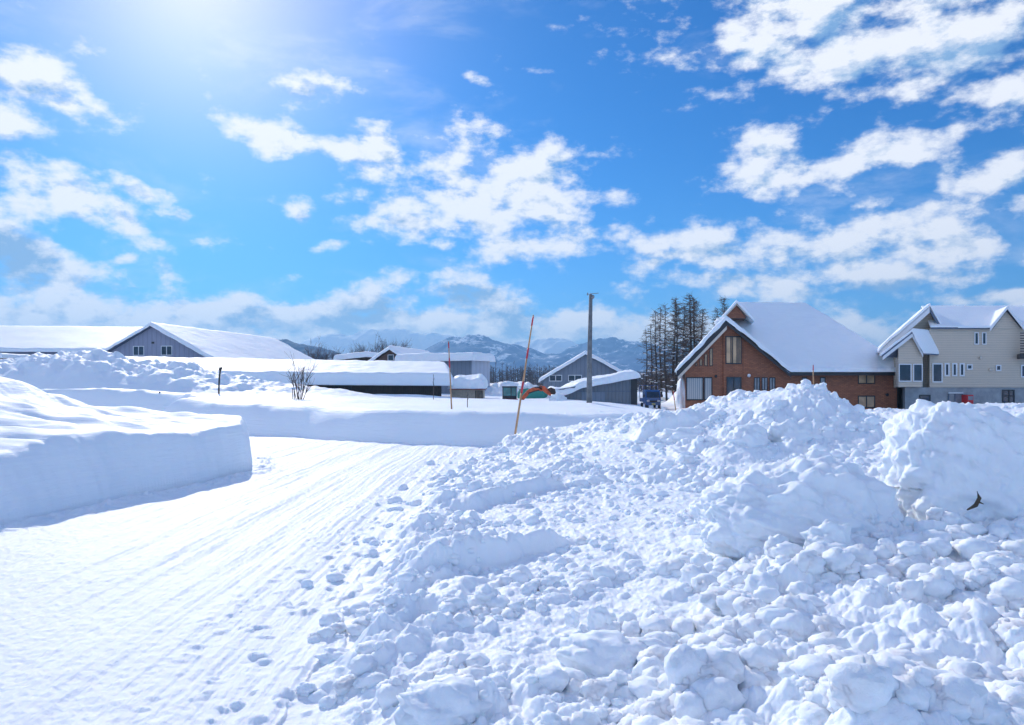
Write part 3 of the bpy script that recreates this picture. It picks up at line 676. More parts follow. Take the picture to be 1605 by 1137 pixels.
# far left huge roof
def simple_roof(name, label, P4, t_, wallm, base=0, seed=0, rnd=.4):
    pass
o = thing('barn', 'huge snow roofed hall rising at the far left edge behind the lilac barn', 'building', (-70, 100, 0)); frL = frame(-70, 96, R(-9))
zr = 10.5; fnL = lambda a, b: zr - np.abs(b - 16) * .25
mbx = MB().prismx([(0.4, 0), (31.6, 0), (31.6, zr-.25*15.6-.1), (16, zr-.1), (.4, zr-.25*15.6-.1)], -40, 19); mbx.v = [frL(*p) for p in mbx.v]; mbx.build('wall', LILAC, o)
rf = hf_slab('roof', fnL, -40.5, 19.5, -.3, 32.3, .01, .15, NAVY, o, frL, nx=3, ny=41, rnd=0, smooth=False)
hf_slab('roof_snow', fnL, -40.7, 19.7, -.5, 32.5, .13, .6, SNOWS, rf, frL, nx=120, ny=61, rnd=.5, noise=.06, seed=9, wob=.1)
# long low building
o = thing('long_shed', 'very long low shed with thick overhanging snow roof and dark board wall behind the field', 'building', (-18, 60, 0)); ang_l = -10
frl = frame(-5.4, 61.2, R(ang_l)); 
def fnl(a, b):   # a runs left (negative), b into the depth 0..9
    return 2.42 + .008 * (-a) + b * (.135 + .0006 * (-a))
frl = frame(-5.4, 61.2, R(-8))
MBl = MB().prismx([(.8, 0), (8.2, 0), (8.2, 3.3), (.8, 2.42)], -33, -.4); MBl.v = [frl(*p) for p in MBl.v]; MBl.build('wall', DWOOD, o)
rf = hf_slab('roof', fnl, -33.6, .2, 0.1, 9.0, -.08, .0, DARKT, o, frl, nx=41, ny=3, rnd=0, smooth=False)
hf_slab('roof_snow', fnl, -34, .55, -.25, 9.4, .0, .86, SNOWS, rf, frl, nx=260, ny=70, rnd=.5, power=3.2, noise=.05, seed=12, wob=.12, droop=.16)
for a, b in ((-11.2,-11.0),(-9.0,-8.8),(-8.4,-8.3),(-8.0,-7.75)):
    g = MB(); g.add([frl(a,.66,0.5),frl(b,.66,0.5),frl(b,.66,2.4),frl(a,.66,2.4),frl(a,.78,0.5),frl(b,.78,0.5),frl(b,.78,2.4),frl(a,.78,2.4)], [(0,1,2,3),(7,6,5,4),(0,4,5,1),(1,5,6,2),(2,6,7,3),(3,7,4,0)])
    g.build('post', DARKT, o)
# brown gable house
d = 86; o, fr_, zr = gable_barn('house', 'small brown boarded house with snowy gable peeping over the long roof', 612, d, 541.5, 4.3, 2.9, 15, 10, BWOOD, DARKT, .45,
    [(-.25, .35, Z(565,d), Z(557,d), ())], seed=21, winmat=GD)
o, fr_, zr = gable_barn('shed', 'low snow covered lean-to roof left of the brown gable', 577, 90, 551.5, 3.6, .35, 6, 6, DWOOD, DARKT, .6, seed=22)
# grey block building with flat roof
o = thing('workshop', 'grey flat roofed metal building with thick snow lid right of the brown gable', 'building', (X(720,82), 82, 0))
frb = frame(X(739,80), 80, R(28)); fnb = lambda a, b: 5.15 - 0*a
lw = 9.6
mbx = MB().box(-lw, 0, 0, 4, 0, 5.0); mbx.v = [frb(*p) for p in mbx.v]; mbx.build('wall', STEEL, o)
frb2 = frb
mbx = MB(); mbx.add([frb(.002,0.002,0), frb(.05,0.002,0), frb(.05,3.9,0), frb(.002,3.9,0), frb(.002,.002,4.95), frb(.05,.002,4.95), frb(.05,3.9,4.95), frb(.002,3.9,4.95)], [(0,3,2,1),(4,5,6,7),(0,1,5,4),(1,2,6,5),(2,3,7,6),(3,0,4,7)]); mbx.build('side_cladding', PALE, o)
rf = hf_slab('roof', fnb, -lw-.3, .4, -.4, 4.2, -.14, .0, DARKT, o, frb, nx=3, ny=3, rnd=0, smooth=False)
hf_slab('roof_snow', fnb, -lw-.4, .6, -.6, 4.4, .0, .62, SNOWS, rf, frb, nx=90, ny=60, rnd=.5, noise=.06, seed=31, wob=.12, droop=.3)
# tan shed
d = 63; o = thing('shed', 'small tan shed with red fascia under a heavy snow cap beside the long roof end', 'building', (X(735,d), d, 0))
MB().box(X(708,d), X(757,d), d, d+4, 0, Z(611,d)).build('wall', TAN, o)
g = MB().box(X(705,d), X(760.5,d), d-.35, d+4.2, Z(611,d), Z(607.5,d)); rfs = g.build('roof', REDF, o)
fn = lambda a, b: Z(607.5, 63) + 0*a + .05*(b-63)
hf_slab('roof_snow', fn, X(703,d), X(762,d), d-.55, d+4.5, .01, .85, SNOWS, rfs, None, nx=70, ny=50, rnd=.8, power=2.2, noise=.12, seed=33, wob=.15, droop=.1)
g = MB()
for k in range(6): g.box(X(745,d)+.12*k, X(745,d)+.12*k+.06, d-.04, d-.002, 0.8, Z(612.5,d))
g.build('slatted_door', DWOOD, o)
# grey gable barn
d = 80; bw = lambda px: X(px, d) - X(918, d)
o, fr_, zr = gable_barn('barn', 'grey steel gable barn with two small windows behind the concrete pole', 918, d, 549.5, 4.6, 2.75, 14, 3, STEEL, NAVY, .36,
   [(bw(862), bw(880), Z(597,d), Z(589,d), (bw(871),)), (bw(891.5), bw(911), Z(597,d), Z(589,d), (bw(901),))], seed=41, hwr=4.9, dropr=2.7, ov=.35)
# lean-to shed with sloping roof
d = 63; o = thing('storage_shed', 'dark grey corrugated shed with single sloping snow roof right of the pole', 'building', (X(960,d), d, 0))
xl, xr = X(873,d), X(998,d); zl, zrr = Z(613,d), Z(590.5,d)
MB().prism([(xl,0),(xr,0),(xr,zrr),(xl,zl)], d, d+7).build('wall', STEEL2, o)
MB().box(xr-.5, xr+.04, d-.05, d+.1, 0, zrr+.02).build('corner_post', DARKT, o)
MB().box(xl, xr-.5, d-.03, d-.002, Z(614,d), Z(613,d)).build('wall_rail', NAVY, o)
MB().box(X(912,d), X(948,d), d-.035, d-.003, 0, Z(615,d)).build('sliding_door', STEEL, o)
s_ = (zrr-zl)/(xr-xl); fn = lambda a, b: zl + (a-xl)*s_ + .35*np.sin(np.clip((a-xl)/(xr-xl),0,1)*math.pi)
rf = hf_slab('roof', lambda a, b: zl + (a-xl)*s_, xl-.3, xr+.15, d-.35, d+7.3, .01, .12, NAVY, o, None, nx=3, ny=3, rnd=0, smooth=False)
hf_slab('roof_snow', lambda a, b: zl + (a-xl)*s_ - .35*np.exp(-((a-xl-.6)/1.0)**2), xl-.5, xr+.3, d-.55, d+7.5, .13, .52, SNOWS, rf, None, nx=140, ny=60, rnd=.5, noise=.14, seed=43, wob=.2, droop=.28)
def mound(name, label, px, d, zc, rx, ry, rz, seed, m=None, amp=.12, cat='snow heap'):
    V, Fc = ICO[4]; n = n3(V*1.4+seed, seed)*amp + .4*amp*n3(V*4+seed, seed+1)
    P_ = V*(1+n)[:,None]*(rx,ry,rz)+(X(px,d), d, zc); o = np_mesh(name, P_, Fc, m or SNOW)
    return tag(o, label, cat)
mound('snow_heap', 'smooth snow heap at the low end of the corrugated shed', 862, 66, .4, 3.2, 2.2, 1.45, 3)
mound('snow_heap', 'broken snow heap below the excavator bucket', 876, 57.5, .8, .7, .7, .85, 5, amp=.3)
mound('snow_heap', 'high snow heap behind the brick house corner by the truck', 1072, 74, .6, .7, 1.3, 2.7, 8, amp=.25)

# ------------------------------------------------------------------ brick house
d = 66.; Xh = lambda px: X(px, d); Zh = lambda py: Z(py, d)
HB = thing('brick_house', 'red brown brick house under a vast blue-white snow roof, centre right', 'house', (Xh(1240), d, 0))
gxp = Xh(1138); zpk = Zh(503); zle = Zh(580); zre = Zh(583)
xL, xR = Xh(1074), Xh(1406)
sL = (zpk - zle) / (gxp - Xh(1064)); sR = (zpk - zre) / (Xh(1236) - gxp)
zmr = Z(481, 74.5) ; yr = 74.5; ye = 65.3
sF = (zmr - zre) / (yr - ye); xh1 = X(1262, yr) - .24*(yr-66); sH = (zmr - zre) / (Xh(1421) - xh1 - .0)
xml = X(1152, yr) - .24*(yr-66)
def f_gable(a, b): return np.where(a < gxp, zpk - (gxp - a) * sL, zpk - (a - gxp) * sR)
def f_main(a, b):
    z = np.minimum(zre + (b - ye) * sF, zmr - (b - yr) * .8)
    z = np.minimum(z, zmr - (a - xh1) * sH); z = np.minimum(z, zmr - (xml - a) * 1.5)
    return z
def f_house(a, b): return np.maximum(np.maximum(f_gable(a, b), f_main(a, b)), zre - .0 + 0 * a)
# walls: front polygon with gable, then a body behind
MB().prism([(xL, 0), (xR, 0), (xR, zre-.12), (Xh(1236), zre-.12), (gxp, zpk-.12), (xL, zpk-.12-(gxp-xL)*sL)], d, d + 14).build('wall', BRICK, HB)
# a proud entrance bay strip
xa, xb = Xh(1134), Xh(1163)
MB().prism([(xa, 0), (xb, 0), (xb, zpk-.2-(xb-gxp)*sR), (gxp, zpk-.2), (xa, zpk-.2-(gxp-xa)*sL)], d-.18, d-.003).build('entrance_bay', BRICK, HB)
# front gable roof + main roof
def slope_board(name, x0, z0, x1, z1, y0, y1, th, m, par):
    return MB().prism([(x0, z0), (x1, z1), (x1, z1+th), (x0, z0+th)], y0, y1).build(name, m, par)
rfm = hf_slab('roof', f_house, Xh(1061), Xh(1421), ye-.05, d+15, -.1, .05, DARKT, HB, None, nx=160, ny=60, rnd=0, smooth=False)
slope_board('fascia', Xh(1061), zpk-.52-(gxp-Xh(1061))*sL, gxp+.02, zpk-.52, ye-.15, ye+.02, .42, DARKT, HB)
slope_board('bargeboard', Xh(1061)+.1, zpk-.84-(gxp-Xh(1061)-.1)*sL, gxp+.02, zpk-.84, ye-.12, ye+.05, .31, CREAMT, HB)
slope_board('soffit', Xh(1062), zpk-.50-(gxp-Xh(1062))*sL, xL+.0, zpk-.50-(gxp-xL)*sL, ye-.1, d+13, .08, WHITE, HB)
slope_board('bargeboard', gxp+.02, zpk-.42, Xh(1238), zpk-.42-(Xh(1238)-gxp)*sR, ye-.15, ye+.02, .26, DARKT, HB)
MB().box(Xh(1237), Xh(1421), ye-.1, ye+.15, zre-.34, zre-.02).build('fascia', DARKT, HB)
MB().box(Xh(1395), Xh(1421), ye-.05, d+14, zre-.30, zre-.12).build('fascia', DARKT, HB)
def f_snowh(a, b):
    z = f_house(a, b); sag = .35*np.exp(-((a-(gxp+2.2))/1.8)**2)*(b < ye+2)
    return z
hf_slab('roof_snow', f_snowh, Xh(1061)-.1, Xh(1421)+.1, ye-.3, d+15.2, .06, .46, SNOWS, rfm, None, nx=330, ny=190, rnd=.5, power=2.4, noise=.05, seed=51, wob=.15, droop=.10)
mound('snow_heap', 'wind-blown snow lump hanging on the ridge of the front gable', 1131, 66.5, Zh(505), .55, .7, .45, 15, amp=.35, cat='snow heap')
def shear(root, k):
    from mathutils import Matrix
    M = Matrix(((1, k, 0, 0), (0, 1, 0, 0), (0, 0, 1, 0), (0, 0, 0, 1)))
    def rec(o_):
        for c_ in o_.children:
            if c_.type == 'MESH': c_.data.transform(M)
            rec(c_)
    rec(root)
KB = .24   # the plan of the house runs back to the right
# small upper gable
xg = X(1152, 69) - .24*2.5; zg = Z(478, 69)
ug = MB().prism([(xg-1.1, zg-1.25), (xg+.9, zg-1.25), (xg, zg-.1)], 68.7, 74).build('upper_gable', BRICK, HB)
slope_board('bargeboard', xg-1.25, zg-1.4, xg, zg-.08, 68.35, 68.69, .16, CREAMT, HB)
slope_board('bargeboard', xg, zg-.08, xg+1.15, zg-1.3, 68.35, 68.69, .16, CREAMT, HB)
hf_slab('roof_snow', lambda a, b: zg - np.abs(a-xg)*1.1, xg-1.5, xg+1.6, 68.1, 75, .1, .42, SNOWS, ug, None, nx=60, ny=40, rnd=.3, noise=.04, seed=55)
def hwin(p0, p1, q0, q1, fm, gm, y=d, mull=(), hm=(), t=.09, name='window'):
    return window(HB, Xh(p0), Xh(p1), Zh(q1), Zh(q0), y, fm, gm, t, None, [Xh(k) for k in mull], [Zh(k) for k in hm], name)
hwin(1077, 1101, 593, 626, DARKT, GC); hwin(1105, 1115, 593, 626, DARKT, GC)
hwin(1090.5, 1092, 570, 573, DARKT, GA, t=.05); hwin(1097.5, 1100, 563.5, 573, DARKT, GA, t=.05); hwin(1105, 1108, 556, 573, DARKT, GA, t=.05); hwin(1113, 1116.5, 547, 573, DARKT, GA, t=.05)
hwin(1138.5, 1160.5, 529, 569.5, DARKT, GA, d-.18, (1145.5, 1148, 1155, 1158)); 
dr = hwin(1140, 1160.5, 592.5, 628, DARKT, GD, d-.18, (1150,), name='door')
for a, b_ in ((1183, 1190), (1195, 1202), (1207, 1214)): hwin(a, b_, 593, 611, DARKT, GB, mull=((a+b_)/2,), t=.07)
for a in (1258, 1286.5): hwin(a, a+6, 593, 606, DARKT, GB, t=.07)
hwin(1346, 1370, 587.5, 600.5, DARKT, GA, mull=(1358,)); hwin(1346, 1370, 622, 638, DARKT, GA, mull=(1358,))
for a, b_ in ((1122, 590), (1390, 619)):
    g = MB(); g.tube([(Xh(a), d-.25, Zh(b_)), (Xh(a), d-.002, Zh(b_))], .13, 12); g.build('vent_hood', DARKT, HB, True)
g = MB(); g.tube([(Xh(1173.5), d-.35, Zh(589)), (Xh(1173.5), d-.002, Zh(588))], [.16, .1], 10); g.build('wall_lamp', WHITE, HB, True)
MB().box(Xh(1183), Xh(1190), d-.02, d-.002, Zh(628), Zh(615)).build('meter_box', DARKT, HB)

shear(HB, KB)
# ------------------------------------------------------------------ beige house
d = 64.; Xb = lambda px: X(px, d); Zb = lambda py: Z(py, d)
BH = thing('beige_house', 'big beige house with grey concrete ground floor and snowy gables at the right edge', 'house', (Xb(1520), d, 0))
zc = Zb(607.5); ze = Zb(515); xw0, xw1 = Xb(1457), Xb(1665)
MB().box(Xb(1419), xw1-.05, d+.12, d+11, 0, zc).build('ground_floor', CONC, BH)
MB().box(xw0, xw1, d, d+11.5, zc, ze).build('wall', BEIGE, BH)
# left mass with half gable
xp = Xb(1457.5); zp = Zb(481); sl_ = (zp - Zb(547)) / (xp - Xb(1383))
MB().prism([(Xb(1404), zc), (xp+1.0, zc), (xp+1.0, ze-.2), (xp, zp-.12), (Xb(1404), zp-.12-(xp-Xb(1404))*sl_)], d+1.2, d+6.8).build('wall', BEIGE, BH)
# roof
xgr = Xb(1577); zgr = Zb(484); sg = (zgr-ze)/(xgr-Xb(1551)); srm = 2.0
zrdg = Z(482, 69.5); sf = (zrdg-ze)/(69.5-d+.3)
def f_b(a, b):
    left = np.where(a < xp, zp - (xp-a)*sl_, zp - (a-xp)*srm); left = np.where(b > 69.5+.0*b, left - (b-69.5)*.0, left)
    main = np.minimum(ze + (b-(d-.3))*sf, zrdg - (b-69.5)*sf); main = np.where(a < xp, -5, main)
    gb = zgr - np.abs(a-xgr)*sg
    return np.maximum(np.maximum(left, main), np.where(a > Xb(1500), gb, -5))
def f_bm(a, b):
    main = np.minimum(ze + (b-(d-.3))*sf, zrdg - (b-69.5)*sf); gb = zgr - np.abs(a-xgr)*sg
    return np.maximum(main, np.where(a > Xb(1500), gb, ze))
rfb = hf_slab('roof', f_bm, Xb(1459), Xb(1668), d-.3, d+11.8, -.08, .06, NAVY, BH, None, nx=160, ny=50, rnd=0, smooth=False)
hf_slab('roof_snow', f_bm, Xb(1459)-.1, Xb(1668), d-.42, d+11.9, .065, .2, SNOWS, rfb, None, nx=240, ny=90, rnd=.15, noise=.02, seed=61, wob=.0)
f_l = lambda a, b: np.where(a < xp, zp - (xp-a)*sl_, zp - (a-xp)*1.62)
rf2 = hf_slab('roof', f_l, Xb(1378), Xb(1476), d+.3, d+7, -.08, .07, WHITE, BH, None, nx=99, ny=5, rnd=0, smooth=False)
hf_slab('roof_snow', f_l, Xb(1377), Xb(1477), d+.2, d+7, .075, .36, SNOWS, rf2, None, nx=150, ny=50, rnd=.25, noise=.03, seed=63, wob=.08)
slope_board('bargeboard', Xb(1379), zp-.5-(xp-Xb(1379))*sl_, xp, zp-.5, d+.15, d+.29, .42, WHITE, BH)
slope_board('bargeboard', xp, zp-.4, Xb(1476), zp-.4-(Xb(1476)-xp)*1.62, d+.15, d+.29, .34, NAVY, BH)
# right gable wall
MB().prism([(Xb(1552)+.2, ze-.05), (Xb(1604)-.2, ze-.05), (xgr, zgr-.25)], d-.06, d-.003).build('gable_wall', BEIGE, BH)
slope_board('bargeboard', Xb(1550), ze-.28, xgr, zgr-.1, d-.5, d-.36, .3, WHITE, BH); slope_board('bargeboard', xgr, zgr-.1, Xb(1605), ze-.35, d-.5, d-.36, .3, WHITE, BH)
# front bay, lower gable
yb = d - 1.4;  Xc = lambda px: X(px, yb); Zc = lambda py: Z(py, yb)
xq = Xc(1440); zq = Zc(521); sq = (zq-Zc(557))/(xq-Xc(1394)); sq2 = (zq-Zc(553.5))/(Xc(1457.5)-xq)
MB().prism([(Xc(1419), Zc(607)), (Xc(1457), Zc(607)), (Xc(1457), zq-.15-(Xc(1457)-xq)*sq2), (xq, zq-.15), (Xc(1419), zq-.15-(xq-Xc(1419))*sq)], yb, d+2).build('bay', BEIGE, BH)
fq = lambda a, b: np.where(a < xq, zq-(xq-a)*sq, zq-(a-xq)*sq2)
rf3 = hf_slab('roof', fq, Xc(1392.5), Xc(1458), yb-.4, d+1.8, -.1, .04, NAVY, BH, None, nx=67, ny=4, rnd=0, smooth=False)
hf_slab('roof_snow', fq, Xc(1391.5), Xc(1458.5), yb-.5, d+1.8, .045, .32, SNOWS, rf3, None, nx=130, ny=30, rnd=.25, noise=.03, seed=65, wob=.06)
slope_board('bargeboard', Xc(1394), zq-.42-(xq-Xc(1394))*sq, xq, zq-.42, yb-.36, yb-.24, .3, WHITE, BH)
slope_board('bargeboard', xq, zq-.42, Xc(1457), zq-.42-(Xc(1457)-xq)*sq2, yb-.36, yb-.24, .3, WHITE, BH)
def bwin(p0, p1, q0, q1, y=None, gm=GD, t=.1, mull=(), hm=(), name='window', par=None, fm=None):
    return window(BH, Xb(p0), Xb(p1), Zb(q1), Zb(q0), d if y is None else y, fm or WHITE, gm, t, None, [Xb(k) for k in mull], [Zb(k) for k in hm], name)
def cwin(p0, p1, q0, q1): return window(BH, Xc(p0), Xc(p1), Zc(q1), Zc(q0), yb, WHITE, GD, .08)
cwin(1421, 1438, 572, 597); cwin(1443.5, 1455.5, 572, 597)
bwin(1463, 1475.5, 571.5, 598); 
for a in (1482.5, 1494.5, 1506): bwin(a, a+3.6, 571.5, 588, t=.12)
bwin(1517, 1522.5, 573, 578, t=.1); bwin(1562.5, 1567.5, 574, 580, t=.1)
for a in (1528.5, 1540.5): bwin(a, a+4, 522.5, 539, t=.08)
bwin(1602, 1610, 574, 590)
bwin(1443, 1457, 621, 642, d+.12, GD, fm=DARKT, name='garage_door'); bwin(1488, 1508, 618, 642, d+.12, GB, mull=(1497,), fm=NAVY); bwin(1573, 1589, 613, 645, d+.12, GD, mull=(1582,), hm=(621,), fm=DARKT, name='door')
MB().box(Xb(1486), Xb(1509), d-.3, d+.118, Zb(617), Zb(615.4)).build('canopy', WHITE, BH)
MB().box(Xb(1594), Xb(1612), d-.9, d-.003, Zb(563), Zb(556)).build('balcony', DARKT, BH)
g = MB()
for k in range(9): g.box(Xb(1595.5), Xb(1615), d-.75, d-.7, Zb(556)+.22*k, Zb(556)+.22*k+.09)
g.build('louvre_screen', plain('dark_slats', (.09,.06,.06), .7), BH)
g = MB().box(Xb(1437), Xb(1442), yb-.1, yb-.003, Zc(550), Zc(547)); g.build('vent', NAVY, BH)
for a, b_ in ((1537, 561), (1552, 580)):
    g = MB(); g.tube([(Xb(a), d-.2, Zb(b_)), (Xb(a), d-.002, Zb(b_))], .12, 10); g.build('vent_hood', CREAMT, BH, True)
REDP = plain('red_paint', (.55,.02,.03), .4)
shear(BH, .42)
for rr_ in (rf3,):
    from mathutils import Matrix
    for ob_ in (rf3,) + tuple(rf3.children):
        y_off = yb - .4 - 64.
        ob_.data.transform(Matrix.Translation((0, -y_off, 0))); ob_.data.transform(Matrix(((1, .85, 0, 0), (0, 1, 0, 0), (0, 0, 1, 0), (0, 0, 0, 1)))); ob_.data.transform(Matrix.Translation((0, y_off, 0)))
v_ = thing('vending_machine', 'red vending machine against the concrete wall of the beige house', 'vending machine', (Xb(1513), d-.3, 0))
MB().box(Xb(1508), Xb(1517.5), d-.75, d+.1, 0, Zb(619)).build('cabinet', REDP, v_, bevel=.03); MB().box(Xb(1509), Xb(1516.5), d-.77, d-.752, Zb(627), Zb(621)).build('display_window', GB, v_)
# glazed link between the houses
d = 70.; lk = thing('glazed_porch', 'narrow white framed glass porch between brick house and beige house', 'porch', (X(1412,d), d, 0))
MB().box(X(1406,d), X(1417.5,d), d, d+3, 0, Z(588,d)).build('wall', PALE, lk)
window(lk, X(1408,d), X(1415.5,d), Z(603,d), Z(592,d), d, WHITE, GB, .09, None, (), ()); window(lk, X(1408,d), X(1415.5,d), .2, Z(609,d), d, WHITE, GT, .09, None, (X(1412,d),), (), 'door')
pt = tag(MB().box(X(1408,60), X(1415.5,60), 59.6, 60.2, .15, Z(641.5,60)).build('crate', REDP, None, bevel=.04), 'small bright red crate on the snow at the right corner of the brick house', 'crate')

# ------------------------------------------------------------------ utility pole
CONCP = plain('pole_concrete', (.16, .17, .18), .8, var=.25, scale=3); METAL = plain('dull_metal', (.25, .26, .28), .4, .6)
d = 48.; xpole = X(923.5, d); o = thing('utility_pole', 'tall grey concrete utility pole standing in the snow field before the sheds', 'utility pole', (xpole, d, 1.0))
g = MB().tube([(xpole, d, .3), (xpole+.02, d, 4), (X(926,d), d, Z(463,d))], [.19, .16, .115], 16).build('pole', CONCP, o, True)
zt = Z(463, d)
MB().tube([(X(919.5,d), d-.05, zt+.05), (X(938,d), d-.05, zt+.13)], .022, 6).tube([(X(921,d), d-.05, zt-.02), (X(921,d), d-.05, zt+.16)], .035, 6).build('crossarm', METAL, o)
MB().tube([(X(928.5,d), d-.1, zt-.12), (X(928.5,d), d+.15, zt-.12)], .13, 14).build('insulator', METAL, o, True)
MB().tube([(X(926,d), d, zt), (X(926,d), d, zt+.12)], [.10, .03], 12).build('pole_cap', METAL, o, True)

# ------------------------------------------------------------------ snow marker poles
OR = plain('faded_orange', (.46, .26, .13), .5); RED = plain('red_band', (.50, .03, .05), .45); STK = plain('weathered_stick', (.10,.08,.07), .8)
def marker(label, p0, p1, d0, d1, rad, bands, base_m, name='snow_marker_pole', zb=None):
    a = Vector((X(p0[0], d0), d0, Z(p0[1], d0))); b_ = Vector((X(p1[0], d1), d1, Z(p1[1], d1)))
    o = thing(name, label, 'marker pole', tuple(a), 'roadside snow marker poles'); dn_ = (b_ - a)
    prev = -.14
    for (t0, t1) in list(bands) + [(1.0, 1.0)]:
        if t0 > prev: MB().tube([a + dn_*prev, a + dn_*t0], [rad*(1-.45*max(0,prev)), rad*(1-.45*t0)], 8).build('shaft', base_m, o, True)
        if t1 > t0: MB().tube([a + dn_*t0, a + dn_*t1], [rad*(1.12-.45*t0), rad*(1.12-.45*t1)], 8).build('red_band', RED, o, True)
        prev = t1
    return o
marker('tall leaning orange and red marker pole by the corner of the ploughed snow', (808.5, 674), (836, 494), 28.2, 27.2, .045, [(.33, .43), (.63, .72), (.91, .985)], OR)
marker('thin upright orange and red marker pole at the front edge of the snow field', (708, 644), (703, 535), 33.5, 33.5, .038, [(.62, .76), (.9, .98)], OR)
marker('short thin red marker pole at the bend near the blue truck', (1059.5, 646), (1055, 612), 44, 44, .035, [(.55, .95)], OR)
marker('orange marker pole top rising behind the peak of the far snow pile', (1275, 606), (1274.5, 572), 30, 30, .03, [(.75, .97)], OR)
def stick(label, px, d, y0, y1, rad, m_=STK, grp='bare sticks in the snow field'):
    x = X(px, d); g = MB(); z0, z1 = Z(y0, d), Z(y1, d)
    g.tube([(x, d, z0-.3), (x+.01, d, (z0+z1)/2), (x-.01, d, z1)], [rad, rad, rad*.7], 6)
    for k in range(3): g.tube([(x, d, z0+(z1-z0)*(.4+.15*k)), (x+(-1)**k*.07, d, z0+(z1-z0)*(.55+.15*k))], rad*.4, 5)
    o = g.build('stick', m_, None, True); off = Vector((x, d, z0)); o.data.transform(__import__('mathutils').Matrix.Translation(-off)); o.location = off
    return tag(o, label, 'stick', grp)
stick('short thin stick right of the upright marker pole', 732.5, 38, 636, 615, .02); stick('tall faint stick against the long shed wall', 679.5, 52, 624, 587, .022)
d = 49; x = X(343, d); o = thing('hydrant_post', 'dark bent iron post with rounded head on the snow bank', 'post', (x, d, 1.4))
MB().tube([(x, d, Z(640,d)), (x, d, Z(610,d)), (X(344,d), d, Z(590,d)), (X(345.5,d), d, Z(579,d))], .06, 8).build('shaft', DARKT, o, True)
MB().tube([(X(344.5,d), d, Z(581,d)), (X(346,d), d, Z(577,d)), (X(348,d), d, Z(577.5,d))], [.09, .12, .07], 8).build('head', DARKT, o, True)
o = MB().tube([(X(250,47), 47, Z(626,47)), (X(250.3,47), 47, Z(614,47))], [.12, .05], 7).build('stake', DARKT); tag(o, 'stubby dark stake poking from the snow left of the bent post', 'stake')

# ------------------------------------------------------------------ plants
BARK = plain('dark_bark', (.055, .042, .035), .9, var=.3); TWIG = plain('bare_twigs', (.12, .085, .065), .9, var=.3); TWIG2 = plain('reddish_twigs', (.12, .075, .055), .9, var=.3); HAZET = plain('grey_twigs', (.12, .10, .11), .9, var=.2)
def grow(g, p, dr, L, rad, depth, rng, spread, k=3, up=.12, nchild=(3, 4)):
    n = 3; pts = [p]; q = Vector(p); dv = Vector(dr)
    for i in range(n):
        dv = (dv + Vector((rng.gauss(0, .10), rng.gauss(0, .10), rng.gauss(0, .05) + up))).normalized(); q = q + dv * L / n; pts.append(q.copy())
    g.tube(pts, [rad*(1-.5*i/n) for i in range(n+1)], k, False)
    if depth == 0: return
    for c in range(rng.randint(*nchild)):
        t = rng.uniform(.35, 1.0); i = min(n-1, int(t*n)); s_ = pts[i].lerp(pts[i+1], t*n-i)
        nd_ = (dv + Vector((rng.gauss(0, 1), rng.gauss(0, 1), rng.gauss(0, .6))) * spread).normalized()
        grow(g, s_, nd_, L*rng.uniform(.5, .75), rad*.55, depth-1, rng, spread, k, up, nchild)
